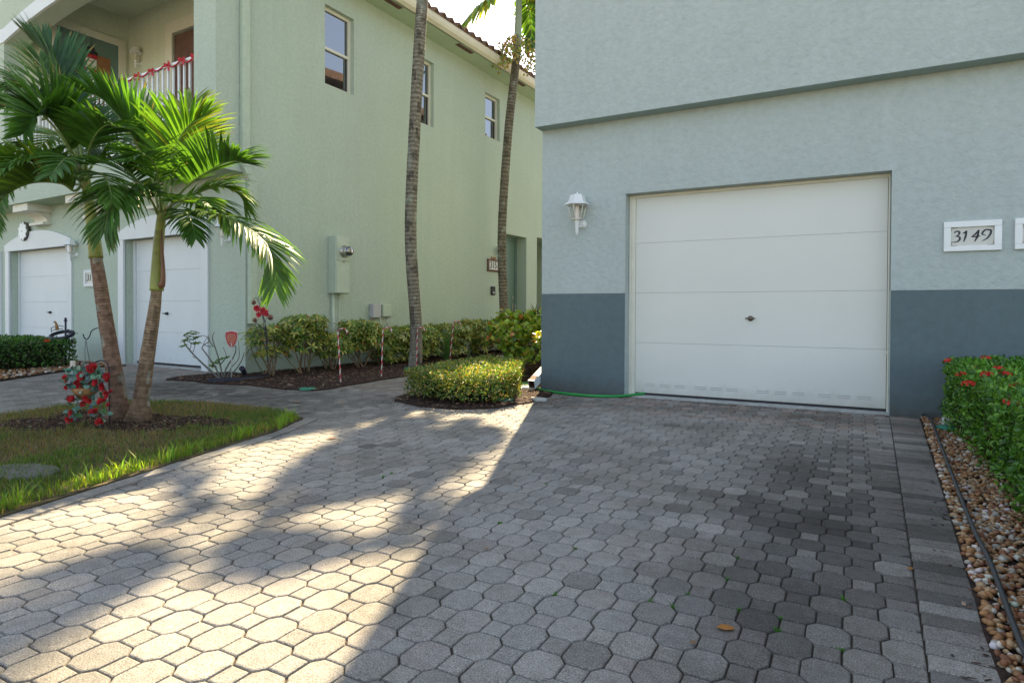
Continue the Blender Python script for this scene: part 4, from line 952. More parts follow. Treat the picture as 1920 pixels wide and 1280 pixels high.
# ---- the double palm on the lawn
GT = 'pair of young palms growing from one spot on the lawn'
DP = 5.55
pr_base = at(258, 792, DP); pr_base.z = 0
pr = empty('palm_tree', pr_base, 'right palm of the pair on the lawn, slender ringed trunk with yellow green crownshaft', 'palm tree', GT)
tp = [Vector((pr_base.x, pr_base.y, -.03)), at(266, 740, DP), at(279, 650, DP + .0), at(289, 585, DP), at(294, 543, DP)]
def rf(t):
    r = .105 * (1 - t) ** 3 * .55 + .062 + (.008 * (1 - t)); return r if t < .985 else r * .96
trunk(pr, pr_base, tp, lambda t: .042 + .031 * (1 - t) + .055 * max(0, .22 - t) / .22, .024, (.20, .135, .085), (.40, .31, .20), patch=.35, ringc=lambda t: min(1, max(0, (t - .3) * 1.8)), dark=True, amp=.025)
sp = [at(294, 545, DP), at(294, 520, DP), at(296, 480, DP), at(299, 440, DP), at(303, 405, DP - .02), at(306, 385, DP - .02)]
trunk(pr, pr_base, sp, lambda t: (.056 if t < .12 else .056 - .024 * ((t - .12) / .88) ** .8), .09, (.25, .27, .055), (.24, .26, .06), amp=.0, name='crownshaft', mat='shaft_col')
b = MB(); b.tube(spl([at(301, 540, DP - .03), at(306, 520, DP - .05), at(304, 470, DP - .05), at(303, 430, DP - .04)], 12), [.012, .03, .026, .022, .02, .018, .016, .014, .012, .010, .008, .004], 8, col=(.20, .09, .05)); b.build('old_sheath', M['shaft_col'], pr, pr_base)
C2 = at(303, 400, DP)
def FR(par, off, ipts, **k):
    k['wd'] = k.get('wd', .0125) * 1.22; k['n'] = int(k.get('n', 34) * 1.3); k['ll'] = k.get('ll', .45) * 1.22; return frond('frond', par, off, [at(*p) for p in ipts], **k)
dk = (.065, .16, .026); md = (.09, .20, .03); yg = (.19, .30, .035)
FR(pr, pr_base, [(303, 412, DP), (340, 402, DP - .05), (390, 400, DP - .15), (433, 411, DP - .2), (475, 436, DP - .25), (503, 464, DP - .3), (514, 500, DP - .3), (516, 540, DP - .3)], ll=.46, n=46, green=md, yel=.05, vang=.1, droop=.55, r0=.016, base=.2)
FR(pr, pr_base, [(306, 405, DP), (330, 372, DP - .1), (357, 344, DP - .2), (390, 322, DP - .3), (417, 307, DP - .35), (440, 302, DP - .4), (456, 306, DP - .4)], ll=.40, n=40, green=dk, vang=.55, droop=.4, base=.3)
FR(pr, pr_base, [(299, 405, DP), (288, 345, DP - .05), (273, 305, DP - .1), (256, 269, DP - .15), (235, 235, DP - .2), (210, 205, DP - .2), (187, 183, DP - .2), (150, 170, DP - .2)], ll=.42, n=46, green=(.065, .17, .022), vang=.9, droop=.12, base=.22, updir=Vector((.55, .2, .8)).normalized(), spread=(50, 24), wd=.016)
FR(pr, pr_base, [(305, 405, DP), (318, 340, DP + .15), (330, 280, DP + .3), (345, 225, DP + .45), (362, 190, DP + .6)], ll=.50, n=34, green=yg, yel=.35, vang=.2, droop=.3, base=.3)
FR(pr, pr_base, [(305, 405, DP), (325, 350, DP + .2), (350, 295, DP + .4), (375, 260, DP + .55), (402, 245, DP + .6)], ll=.42, n=34, green=(.14, .28, .03), yel=.25, vang=.2, droop=.3, base=.25)
FR(pr, pr_base, [(299, 410, DP), (285, 378, DP - .15), (266, 360, DP - .3), (240, 356, DP - .45), (218, 372, DP - .6), (203, 400, DP - .65), (196, 435, DP - .65)], ll=.42, n=42, green=dk, vang=.1, droop=.8, base=.22)
FR(pr, pr_base, [(305, 415, DP), (330, 395, DP - .2), (348, 398, DP - .4), (360, 420, DP - .55), (366, 445, DP - .6)], ll=.24, n=26, green=dk, vang=.0, droop=1.1, base=.3)
FR(pr, pr_base, [(305, 410, DP), (340, 380, DP + .2), (380, 375, DP + .4), (410, 390, DP + .6), (428, 420, DP + .7)], ll=.33, n=30, green=md, vang=.0, droop=.9, base=.3)
FR(pr, pr_base, [(303, 405, DP), (298, 350, DP - .3), (290, 310, DP - .6), (270, 290, DP - .85), (240, 300, DP - 1.0)], ll=.30, n=28, green=dk, vang=.3, droop=.5, base=.3)
FR(pr, pr_base, [(303, 405, DP), (312, 350, DP + .3), (300, 300, DP + .6), (280, 270, DP + .9), (262, 262, DP + 1.2)], ll=.42, n=30, green=md, vang=.3, droop=.5, base=.3)
FR(pr, pr_base, [(304, 412, DP), (322, 385, DP - .25), (345, 375, DP - .5), (375, 372, DP - .75), (398, 388, DP - .9)], ll=.26, n=26, green=md, vang=.15, droop=.8, base=.3)
FR(pr, pr_base, [(300, 408, DP), (280, 370, DP + .2), (250, 330, DP + .35), (215, 300, DP + .5), (180, 300, DP + .6)], ll=.36, n=30, green=dk, yel=.05, vang=.3, droop=.5, base=.25)
FR(pr, pr_base, [(306, 408, DP), (335, 385, DP + .1), (375, 360, DP + .2), (415, 350, DP + .3), (448, 365, DP + .35), (462, 390, DP + .4)], ll=.36, n=36, green=(.11, .24, .03), yel=.1, vang=.2, droop=.6, base=.25)
FR(pr, pr_base, [(303, 405, DP), (310, 340, DP - .1), (325, 285, DP - .15), (350, 240, DP - .2), (385, 215, DP - .2)], ll=.42, n=34, green=(.12, .26, .03), yel=.12, vang=.4, droop=.3, base=.3)
b = MB(); b.tube([at(304, 414, DP - .03), at(308, 400, DP - .06), at(312, 384, DP - .09)], [.008, .007, .002], 6, col=(.40, .20, .07)); b.build('spear', M['shaft_col'], pr, pr_base)
# left one
pl_base = at(222, 792, DP + .05); pl_base.z = 0
pl = empty('palm_tree', pl_base, 'left palm of the pair on the lawn, thicker leaning brown ringed trunk', 'palm tree', GT)
tp = [Vector((pl_base.x, pl_base.y, -.03)), at(221, 740, DP + .03), at(208, 660, DP), at(195, 580, DP), at(186, 520, DP), at(180, 482, DP)]
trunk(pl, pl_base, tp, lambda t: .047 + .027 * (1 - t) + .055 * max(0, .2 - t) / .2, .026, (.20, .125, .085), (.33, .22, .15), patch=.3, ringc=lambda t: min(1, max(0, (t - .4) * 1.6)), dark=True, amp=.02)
sp = [at(180, 484, DP), at(177, 455, DP), at(172, 415, DP), at(166, 375, DP), at(161, 340, DP), at(158, 315, DP)]
trunk(pl, pl_base, sp, lambda t: .056 - .025 * max(0, (t - .1)) / .9, .09, (.25, .27, .05), (.24, .26, .05), amp=.0, name='crownshaft', mat='shaft_col')
q = lambda ipts, **k: FR(pl, pl_base, ipts, **k)
q([(157, 330, DP), (150, 270, DP), (133, 210, DP), (118, 160, DP), (100, 122, DP), (80, 95, DP), (55, 72, DP)], ll=.44, n=40, green=(.05, .13, .05), vang=.7, droop=.15, base=.3, updir=Vector((.6, .1, .7)).normalized(), spread=(45, 22), wd=.013)
q([(155, 345, DP), (140, 358, DP - .1), (118, 345, DP - .15), (87, 341, DP - .25), (55, 344, DP - .35), (25, 357, DP - .45), (0, 379, DP - .55), (-18, 420, DP - .6)], ll=.44, n=44, green=(.10, .19, .025), yel=.04, vang=.95, droop=.15, base=.18, updir=Vector((.1, 0, 1)).normalized())
q([(157, 330, DP), (143, 300, DP - .1), (130, 275, DP - .2), (112, 245, DP - .3), (94, 222, DP - .4), (78, 215, DP - .5), (62, 222, DP - .6), (45, 250, DP - .7)], ll=.46, n=42, green=(.06, .15, .022), vang=.8, droop=.15, base=.25, updir=Vector((.5, -.1, .8)).normalized(), spread=(55, 30), wd=.016)
q([(156, 330, DP), (135, 270, DP), (110, 220, DP), (80, 185, DP), (45, 165, DP), (5, 165, DP)], ll=.36, n=36, green=dk, yel=.05, vang=.3, droop=.6, base=.35)
q([(158, 330, DP), (166, 290, DP + .1), (170, 255, DP + .2), (165, 225, DP + .3), (152, 200, DP + .4)], ll=.36, n=36, green=(.055, .14, .04), vang=.5, droop=.2, base=.3)
q([(158, 335, DP), (180, 300, DP + .2), (205, 280, DP + .3), (228, 285, DP + .4), (245, 310, DP + .5)], ll=.36, n=32, green=md, vang=.2, droop=.6, base=.25)
q([(155, 340, DP), (120, 320, DP - .2), (80, 300, DP - .4), (40, 300, DP - .6), (5, 320, DP - .75)], ll=.34, n=34, green=md, vang=.3, droop=.7, base=.25)
q([(156, 340, DP), (150, 315, DP - .3), (140, 300, DP - .6), (120, 300, DP - .9), (95, 330, DP - 1.1)], ll=.28, n=26, green=dk, vang=.2, droop=.7, base=.3)
q([(157, 335, DP), (150, 290, DP + .35), (130, 260, DP + .7), (100, 255, DP + 1.0), (70, 280, DP + 1.2)], ll=.38, n=30, green=(.10, .22, .03), yel=.1, vang=.2, droop=.5, base=.25)
q([(158, 340, DP), (178, 325, DP - .25), (195, 330, DP - .5), (205, 350, DP - .65), (210, 380, DP - .75)], ll=.25, n=26, green=md, vang=.0, droop=.9, base=.25)
q([(156, 340, DP), (110, 250, DP), (60, 200, DP - .1), (20, 190, DP - .2), (-20, 215, DP - .3)], ll=.40, n=34, green=dk, vang=.1, droop=.9, base=.35)
q([(157, 335, DP), (165, 290, DP - .2), (178, 255, DP - .4), (200, 235, DP - .5), (225, 240, DP - .6)], ll=.34, n=30, green=dk, vang=.3, droop=.5, base=.3)
q([(156, 335, DP), (140, 260, DP + .1), (115, 190, DP + .2), (90, 140, DP + .3), (75, 110, DP + .35)], ll=.42, n=34, green=(.07, .17, .03), yel=.1, vang=.4, droop=.3, base=.3)
q([(156, 345, DP), (125, 345, DP + .2), (90, 330, DP + .4), (50, 325, DP + .5), (10, 350, DP + .6), (-15, 400, DP + .65)], ll=.42, n=36, green=(.11, .22, .03), yel=.1, vang=.5, droop=.6, base=.25)
q([(156, 345, DP), (100, 300, DP + .1), (50, 270, DP), (0, 290, DP - .1), (-15, 350, DP - .15), (-10, 420, DP - .15)], ll=.34, n=34, green=dk, vang=.0, droop=1., base=.35)
# ---- tall palms by the wall
def crown(par, off, c, n, L, ll, green, yel, seed, drop=1., wd=.03, dirs=None):
    random.seed(seed)
    for k in range(n):
        a = 2 * pi * k / n + ru(-.2, .2); e = radians(random.choice((75, 55, 35, 15, 0)) + ru(-8, 8))
        if dirs: a, e = radians(dirs[k][0]), radians(dirs[k][1])
        d = Vector((cos(a), sin(a), 0)); p = Vector(c); P = [Vector(c)]; st = L / 6 * ru(.85, 1.1)
        for j in range(6):
            p = p + (d * cos(e) + UP * sin(e)) * st; e -= radians(13 + 5 * j) * drop; P.append(Vector(p))
        frond('frond', par, off, P, ll=ll, n=38, green=green, yel=yel, vang=.25, droop=.5, r0=.025, base=.15, wd=wd)
p1b = at(778, 700, 11.0); p1b.z = 0
p1 = empty('palm_tree', p1b, 'tall thin palm trunk with rough grey bark in front of the middle window', 'palm tree', 'tall slender palms beside the green house')
top1 = at(799, -150, 11.0)
trunk(p1, p1b, [p1b - UP * .05, at(780, 610, 11), at(770, 440, 11), at(777, 250, 11), at(788, 60, 11), at(795, -40, 11), top1], lambda t: .104 + .02 * max(0, .15 - t) / .15 - .006 * t, .055, (.15, .135, .105), (.25, .23, .185), n=14, amp=.03, patch=.5)
b = MB(); q1 = top1 + Vector((.05, 0, .0)); b.tube([top1 - UP * .03, q1 + UP * .5, q1 + UP * 1.1], [.115, .10, .06], 12, col=(.20, .27, .10)); b.build('crownshaft', M['shaft_col'], p1, p1b)
crown(p1, p1b, q1 + UP * 1.05, 9, 2.2, .62, (.09, .20, .03), .1, 11)
random.seed(21)
p2b = at(945, 610, 15); p2b.z = 0
p2 = empty('palm_tree', p2b, 'tall thin curved palm nearest the blue house with fruit hanging under its smooth shaft', 'palm tree', 'tall slender palms beside the green house')
sh0 = at(970, 85, 15)
trunk(p2, p2b, [p2b, at(945, 590, 15), at(941, 440, 15), at(952, 260, 15), at(966, 130, 15), sh0], lambda t: .108 - .012 * t, .06, (.13, .115, .085), (.22, .19, .14), n=14, amp=.035, patch=.4)
c2 = at(975, -28, 15)
b = MB(); b.tube(spl([sh0, at(971, 60, 15), at(973, 10, 15), c2], 14), [.105 - .0035 * i for i in range(14)], 12, col=(.30, .36, .27)); b.build('crownshaft', M['shaft_col'], p2, p2b)
frond('frond', p2, p2b, [c2, at(955, -38, 15), at(930, -16, 14.9), at(912, 0, 14.8), at(893, 16, 14.7), at(871, 42, 14.6), at(862, 62, 14.6)], ll=.85, n=36, green=(.17, .30, .035), yel=.4, vang=-.1, droop=.55, r0=.03, base=.1, wd=.05)
frond('frond', p2, p2b, [c2, at(990, -35, 14.9), at(1005, -25, 14.8), at(1018, -10, 14.7), at(1028, 30, 14.6)], ll=.7, n=26, green=(.16, .27, .03), yel=.4, vang=-.1, droop=.6, r0=.03, base=.1, wd=.028)
crown(p2, p2b, c2, 5, 2.3, .62, (.09, .20, .03), .15, 5, wd=.04, dirs=[(92, 30), (72, 12), (104, 3), (332, 8), (268, 64)])
random.seed(31)
b = MB()
ends = []
for k in range(9):
    a = ru(0, 2 * pi) if k > 2 else (pi + .3, pi + .1, -.2)[k]; rr = ru(.35, .62); pA = at(970, 82, 15); d = R0 * cos(a) + Vector((F_.x, F_.y, 0)) * sin(a)
    P = spl([pA, pA + d * rr * .5 + UP * .12, pA + d * rr * .95 - UP * .15, pA + d * rr * 1.1 - UP * .45], 9); b.tube(P, .013, 5, col=(.16, .20, .12)); ends.append(P)
b.build('fruit_stalks', M['fruit'], p2, p2b)
b = MB()
for P in ends:
    for k in range(50):
        c = P[int(ru(4, 8.9))] + Vector((ru(-.17, .17), ru(-.17, .17), ru(-.22, .06))); b.sphere(c, ru(.022, .034), (ru(.2, .5), ru(.22, .38), ru(.03, .09)), n=6)
tag(b.build('fruit_cluster', M['fruit'], p2, p2b), kind='stuff')
# palm that stands out of frame on the left; its leaf tips hang into the corner
p3b = Vector((-8.6, 1.9, 0)); p3 = empty('palm_tree', p3b, 'palm leaf tips hanging into the top left corner of the photo', 'palm tree')
trunk(p3, p3b, [p3b, p3b + Vector((.1, .1, 2)), p3b + Vector((.15, .2, 3.9))], lambda t: .1 - .03 * t, .05, (.17, .125, .09), (.30, .22, .16))
c3 = p3b + Vector((.15, .2, 3.9)); crown(p3, p3b, c3, 8, 1.5, .5, dk, .1, 77)
frond('frond', p3, p3b, [c3, c3.lerp(at(-60, -120, 6.0), .5) + UP * .4, at(-60, -110, 6.0), at(0, -70, 5.9), at(60, -52, 5.8)], ll=.42, n=30, green=dk, vang=.0, droop=.9, base=.3)
random.seed(41)

# ================================================================== SHRUBS
def leaf(b, p, d, nrm, L, W, col, fold=.25, bend=.25):
    d = d.normalized(); s = d.cross(nrm); s = s.normalized() if s.length > .01 else Vector((1, 0, 0)); nn = s.cross(d).normalized(); n = len(b.v)
    m1 = p + d * L * .38; m2 = p + d * L * .75 - nn * L * bend * .35; t = p + d * L - nn * L * bend
    b.v += [tuple(p), tuple(m1 + s * W * .5 + nn * W * fold), tuple(m1), tuple(m1 - s * W * .5 + nn * W * fold), tuple(m2 + s * W * .36 + nn * W * fold), tuple(m2), tuple(m2 - s * W * .36 + nn * W * fold), tuple(t)]
    for f in ((0, 2, 1), (0, 3, 2), (1, 2, 5, 4), (2, 3, 6, 5), (4, 5, 7), (5, 6, 7)): b.face([n + i for i in f], col, 0, True)
def rdir(zmin=-1.):
    while True:
        v = Vector((ru(-1, 1), ru(-1, 1), ru(-1, 1)))
        if .1 < v.length < 1 and v.z / v.length > zmin: return v.normalized()
def scheff(loc, rx, ry, h, nclump, label, stems=7, low=.3, dens=1., tint=1.):
    t = empty('shrub', loc, label, 'shrub', 'variegated shrubs along the green wall'); lo = tuple(loc); b = MB(); sb = MB(); loc = Vector(loc); tops = []
    nclump = int(nclump * 1.3); h *= ru(.88, 1.14)
    for k in range(nclump):
        a = ru(0, 2 * pi); r = rnd() ** .5; zz = low + (1 - low) * rnd() ** .6; rr = (1 - .35 * max(0, (low + .25 - zz)) / .4) * (1 if zz < .8 else 1 - (zz - .8) * .8)
        c = loc + Vector((cos(a) * r * rx * rr, sin(a) * r * ry * rr, zz * h)); tops.append(c); ax = (Vector((cos(a) * .5, sin(a) * .5, .8)) + rdir() * .4).normalized(); s1 = ax.orthogonal().normalized(); s2 = ax.cross(s1); nl = random.choice((5, 6, 7)); ph = ru(0, 6); g = ru(.65, 1.25) * tint
        for j in range(nl):
            an = ph + 2 * pi * j / nl; o = s1 * cos(an) + s2 * sin(an)
            if rnd() < .5: col = (.42 * g, .43 * g, .10 * g)
            elif rnd() < .05: col = (.35, .14, .03)
            else: col = (.13 * g, .24 * g, .045 * g)
            leaf(b, c + o * .008, o + ax * .25, ax, ru(.075, .115), ru(.028, .04), col, .15, .3)
    for k in range(stems):
        e = random.choice(tops); a = ru(0, 2 * pi); p0 = loc + Vector((cos(a) * rx * .22, sin(a) * ry * .22, -.02)); m_ = p0.lerp(e, .5) + Vector((ru(-.05, .05), ru(-.05, .05), -.02))
        sb.tube(spl([p0, m_, e], 8), [.011, .0105, .01, .009, .008, .007, .005, .003], 6, col=(ru(.16, .26), ru(.13, .2), ru(.08, .12)))
        for q_ in range(3):
            e2 = random.choice(tops)
            if (e2 - m_).length < h * .6: sb.tube([m_, e2], [.006, .003], 5, col=(.2, .16, .1))
    sb.build('stems', M['twig'], t, lo); b.build('foliage', M['bush_leaf'], t, lo); return t
sh = [(6.15, .26, .34, .74, 95, 'thin variegated shrub with bare lower stems in front of the house corner'), (6.75, .33, .36, .76, 170, 'open variegated shrub under the copper garden ornament'), (7.35, .30, .34, .60, 120, 'low loose variegated shrub left of the meter cabinet'), (7.95, .32, .36, .72, 190, 'yellow green variegated shrub just below the meter cabinet'),
      (8.7, .38, .42, .68, 230, 'bushy variegated shrub behind the first candy cane'), (9.5, .42, .46, .72, 260, 'bushy variegated shrub below the grey telephone box'), (10.6, .46, .5, .70, 270, 'dense variegated shrub at the foot of the middle palm trunk'), (11.7, .48, .55, .74, 270, 'dense variegated shrub right of the middle palm trunk'), (12.9, .5, .6, .76, 260, 'dark variegated shrub below the 3151 sign'), (14.2, .5, .6, .7, 200, 'farthest variegated shrub near the side door')]
for i, (yy, rx, ry, h, nc, lab) in enumerate(sh):
    p = fL(LX + .62 + (.06 if i % 2 else 0), yy, .015); scheff(p, rx * 1.15, ry * 1.15, h, nc, lab, stems=9, low=.36 if i < 4 else .08, tint=1. if i < 6 else .9)
# nearly bare shrub left of the corner
bb = empty('bare_shrub', at(420, 712, 8.9), 'nearly leafless shrub with grey branches left of the green house corner', 'shrub'); bb.location.z = 0; bo = tuple(bb.location); b = MB(); fb = MB(); B0 = Vector(bo) + UP * .0; dB = 8.9
gc = (.17, .16, .145)
def br(pts, r): b.tube(spl([at(u, v, dB + dd) for u, v, dd in pts], 10), [r * (1 - .6 * i / 9) for i in range(10)], 6, col=gc)
for pts, r in (([(415, 712, 0), (395, 695, 0), (370, 672, 0), (352, 652, .05), (344, 640, .05)], .017), ([(413, 710, 0), (405, 690, 0), (388, 665, -.05), (378, 650, -.05), (392, 640, -.05), (390, 628, -.05)], .014), ([(418, 710, 0), (412, 680, 0), (403, 650, 0), (398, 632, 0), (402, 622, 0)], .013), ([(420, 708, 0), (424, 690, 0), (440, 665, 0), (442, 650, 0), (438, 645, 0)], .014), ([(424, 712, 0), (440, 695, 0), (452, 678, .05), (458, 660, .05)], .013), ([(400, 650, 0), (388, 632, 0), (378, 628, 0)], .008), ([(412, 685, 0), (424, 668, 0), (418, 650, .1)], .009), ([(395, 650, 0), (382, 645, 0), (390, 630, .1)], .007), ([(370, 672, 0), (360, 668, 0)], .006), ([(440, 650, 0), (430, 640, 0), (420, 628, 0)], .006), ([(424, 712, 0), (433, 690, -.1), (448, 670, -.1), (447, 640, -.1)], .010), ([(356, 655, 0), (358, 645, .0), (352, 632, 0)], .006), ([(362, 660, 0), (366, 645, .0), (366, 630, 0)], .006)): br(pts, r)
b.build('branches', M['twig'], bb, bo)
for (u, v, dd) in [(348, 640, 0), (355, 632, .03), (362, 628, -.03), (370, 634, 0), (358, 645, .02), (345, 650, 0), (368, 645, 0), (352, 627, 0), (405, 682, 0), (412, 676, 0), (398, 688, 0), (362, 638, 0), (350, 634, .05), (425, 672, 0), (366, 624, 0)]:
    c = at(u, v, dB + dd); ax = (UP + rdir() * .5).normalized(); s1 = ax.orthogonal().normalized(); s2 = ax.cross(s1)
    for j in range(7):
        an = j * .9 + ru(-.2, .2); o = s1 * cos(an) + s2 * sin(an); leaf(fb, c, o + ax * .4, ax, ru(.06, .09), .03, (.13 * ru(.7, 1.4), .22 * ru(.8, 1.2), .04))
fb.build('foliage', M['bush_leaf'], bb, bo)

def hedge(name, label, loc, poly, h, nl, size, cols, group=None, box=True, wob=.04, topbias=.4, lean=0., wood=(.05, .035, .025), flowers=None, rounded=.06, lowgap=.12, core_in=.13):
    """clipped hedge over a footprint polygon: leaves spread over and just under the clipped surface, twigs and a solid core inside, coloured dark for the inner shade"""
    t = empty(name, loc, label, 'hedge'); lo = tuple(loc); n = len(poly); cx = sum(p[0] for p in poly) / n; cy = sum(p[1] for p in poly) / n
    segs = [(Vector((*poly[i], 0)), Vector((*poly[(i + 1) % n], 0))) for i in range(n)]; Ls = [(c - a).length for a, c in segs]; per = sum(Ls)
    xs = [p[0] for p in poly]; ys = [p[1] for p in poly]; area = abs(sum(poly[i][0] * poly[(i + 1) % n][1] - poly[(i + 1) % n][0] * poly[i][1] for i in range(n))) / 2
    b = MB(); wt = area / (area + per * h); k = 0
    def bump_(p): return noise.noise(p * 2.2) * wob + noise.noise(p * 7) * wob * .5
    while k < nl:
        if rnd() < wt + topbias * (1 - wt) * .3:
            x, y = ru(min(xs), max(xs)), ru(min(ys), max(ys))
            if not inpoly(x, y, poly): continue
            de = min(((Vector((x, y, 0)) - (a + (c - a) * max(0, min(1, (Vector((x, y, 0)) - a).dot(c - a) / (c - a).length_squared)))).length) for a, c in segs)
            z = h - (rounded * (1 - min(1, de / .12)) ** 2) - ru(0, .07); p = Vector((x, y, z)); nr = Vector((0, 0, 1)); p.z += bump_(p)
        else:
            r = rnd() * per
            for (a, c), L in zip(segs, Ls):
                if r <= L: break
                r -= L
            q_ = a + (c - a) * (r / L); tt = (c - a) / L; nr = Vector((tt.y, -tt.x, 0))
            if (q_ - Vector((cx, cy, 0))).dot(nr) < 0: nr = -nr
            z = lowgap * h + (1 - lowgap) * h * rnd() ** .85; p = Vector((q_.x, q_.y, z)) + nr * (lean * (z / h - 1)) - nr * ru(-.01, .09); p += nr * bump_(p)
            if z < .2 * h and rnd() < .25: continue
        k += 1; d = (rdir() * .9 + nr * .55 + UP * .35).normalized(); r_ = rnd(); acc = 0
        for wgt, c_ in cols:
            acc += wgt
            if r_ < acc: break
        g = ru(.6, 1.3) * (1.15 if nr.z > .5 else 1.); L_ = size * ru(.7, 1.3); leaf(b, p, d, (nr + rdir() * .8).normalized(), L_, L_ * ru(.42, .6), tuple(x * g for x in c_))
    b.build('foliage', M['bush_leaf'], t, lo)
    b = MB()
    P2 = [((p[0] - cx) * max(.3, 1 - core_in / max(.1, math.hypot(p[0] - cx, p[1] - cy))) + cx, (p[1] - cy) * max(.3, 1 - core_in / max(.1, math.hypot(p[0] - cx, p[1] - cy))) + cy) for p in poly]
    for k in range(int(per * 34)):
        x, y = ru(min(xs), max(xs)), ru(min(ys), max(ys))
        if not inpoly(x, y, P2): continue
        q_ = Vector((x, y, 0)); b.tube([q_, q_ + Vector((ru(-.06, .06), ru(-.06, .06), h * .5)), q_ + Vector((ru(-.05, .05), ru(-.05, .05), h * ru(.7, .93)))], [.007, .005, .002], 5, col=tuple(x_ * ru(.8, 2.2) for x_ in wood))
    # solid core blocking the view through; its dark colour stands for inner shade
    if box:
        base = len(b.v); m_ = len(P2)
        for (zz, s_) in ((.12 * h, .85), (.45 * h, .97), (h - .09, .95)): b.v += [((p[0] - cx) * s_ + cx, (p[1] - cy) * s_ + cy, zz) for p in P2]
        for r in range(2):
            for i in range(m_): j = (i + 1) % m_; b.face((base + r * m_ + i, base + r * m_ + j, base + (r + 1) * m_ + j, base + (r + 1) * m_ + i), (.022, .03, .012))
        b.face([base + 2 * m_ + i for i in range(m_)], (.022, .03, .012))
    b.build('branches', M['twig'], t, lo)
    return t
def flowerhead(parent, lo, c, r, n=26, col=(.55, .03, .02)):
    b = MB()
    for k in range(n):
        d = rdir(-.1); p = Vector(c) + Vector((d.x * r, d.y * r, d.z * r * .6))
        for j in range(4):
            o = (d.orthogonal().normalized()); o2 = d.cross(o); an = j * pi / 2 + k; leaf(b, p, o * cos(an) + o2 * sin(an) + d * .2, d, .013, .008, tuple(x * ru(.7, 1.4) for x in col), .1, .1)
    b.build('flower', M['petal'], parent, lo)
# right hand hedge with red flower heads
RH = [(.70, 1.2), (.70, 3.5), (.715, 5.1), (.72, 6.80), (1.1, 6.9), (2.4, 6.9), (2.4, 1.2)]
ixc = [(.55, (.085, .23, .03)), (.35, (.17, .36, .045)), (.10, (.04, .11, .025))]
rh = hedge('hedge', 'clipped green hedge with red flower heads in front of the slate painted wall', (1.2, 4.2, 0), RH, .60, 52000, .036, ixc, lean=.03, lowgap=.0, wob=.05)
for (u, v, y_) in [(1779, 683, 6.6), (1836, 697, 5.9), (1850, 711, 5.2), (1803, 711, 5.5), (1852, 712, 5.0), (1885, 712, 5.0), (1816, 729, 4.9), (1905, 737, 4.3), (1848, 678, 6.6), (1898, 765, 3.9), (1872, 700, 5.6)]:
    d = ray(u, v); p = EYE + d * (y_ / d.y); flowerhead(rh, (1.2, 4.2, 0), (p.x, p.y, p.z + .03), .036, 24 if v != 765 else 8, (.62, .04, .03) if rnd() < .8 else (.55, .12, .04))
# low hedge at the foot of the walkway
LH = [(-4.40, 5.60), (-4.05, 5.44), (-3.6, 5.42), (-3.24, 5.64), (-3.26, 6.15), (-3.75, 7.1), (-4.1, 7.9), (-4.68, 7.8), (-4.62, 6.6)]
lhc = [(.40, (.13, .22, .035)), (.24, (.06, .14, .03)), (.24, (.30, .30, .06)), (.06, (.36, .19, .05)), (.06, (.42, .34, .16))]
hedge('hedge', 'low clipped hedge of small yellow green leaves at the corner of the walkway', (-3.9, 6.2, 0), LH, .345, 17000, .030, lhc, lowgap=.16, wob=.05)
# far left clipped hedge
FH = [(-11.55, 3.0), (-11.5, 5.75), (-12.5, 5.85), (-13.6, 5.85), (-13.6, 3.0)]
fh = hedge('hedge', 'clipped dark green hedge beside the far left garage door', (-12.2, 4.6, 0), FH, .50, 15000, .045, [(.55, (.04, .12, .02)), (.35, (.085, .21, .03)), (.1, (.2, .22, .12))], lowgap=.1)
flowerhead(fh, (-12.2, 4.6, 0), tuple(at(88, 639, 9.6)), .04, 26)
# tall round leaved shrub behind the low hedge
def seagrape(loc, rx, ry, h, nl, label, rz=0.):
    t = empty('shrub', loc, label, 'shrub'); lo = tuple(loc); b = MB(); sb = MB(); loc = Vector(loc); cc = [loc + Vector((ru(-1, 1) * rx * .85, ru(-1, 1) * ry * .85, h * ru(.3, .97))) for _ in range(60)]
    for k in range(nl):
        c = random.choice(cc) + rdir() * ru(.02, .14); c.z = min(c.z, loc.z + h + ru(-.02, .05)); d = (rdir() + UP * .3).normalized(); r_ = rnd(); g = ru(.6, 1.2)
        col = (.24, .38, .04) if r_ < .55 else (.09, .20, .03) if r_ < .75 else (.42, .42, .07) if r_ < .94 else (.5, .18, .05)
        L = ru(.055, .095); leaf(b, c, d, (UP + rdir() * .9).normalized(), L, L * .95, tuple(x * g for x in col), .08, .12)
    for k in range(34):
        e = random.choice(cc); p0 = loc + Vector((ru(-rx, rx) * .6, ru(-ry, ry) * .6, -.02)); sb.tube(spl([p0, p0.lerp(e, .5) + Vector((0, 0, .05)), e], 6), [.012, .01, .009, .007, .005, .003], 6, col=(.12, .08, .05))
    b.build('foliage', M['bush_leaf'], t, lo); sb.build('stems', M['twig'], t, lo)
seagrape((-4.22, 8.75, .01), .70, .8, .97, 3000, 'tall round leaved yellow green shrub against the blue house corner')
seagrape((-5.0, 10.6, .01), .55, .7, .8, 900, 'round leaved shrub farther back along the walkway')
# spiky plant in the entry recess
p = at(1004, 600, 16.5); sp_ = empty('spiky_plant', (p.x, p.y, 0), 'spiky dark green plant in front of the far entry recess', 'plant'); b = MB(); o = (p.x, p.y, 0)
b.tube([(p.x, p.y, 0), (p.x, p.y, p.z - .1)], .03, 8, col=(.1, .08, .05)); 
for k in range(46):
    d = (rdir(-.1) + UP * .35).normalized(); leaf(b, Vector((p.x, p.y, p.z - .1)), d, UP, ru(.35, .6), .035, (.03, .07, .03), .2, .15)
b.build('leaves', M['bush_leaf'], sp_, o)
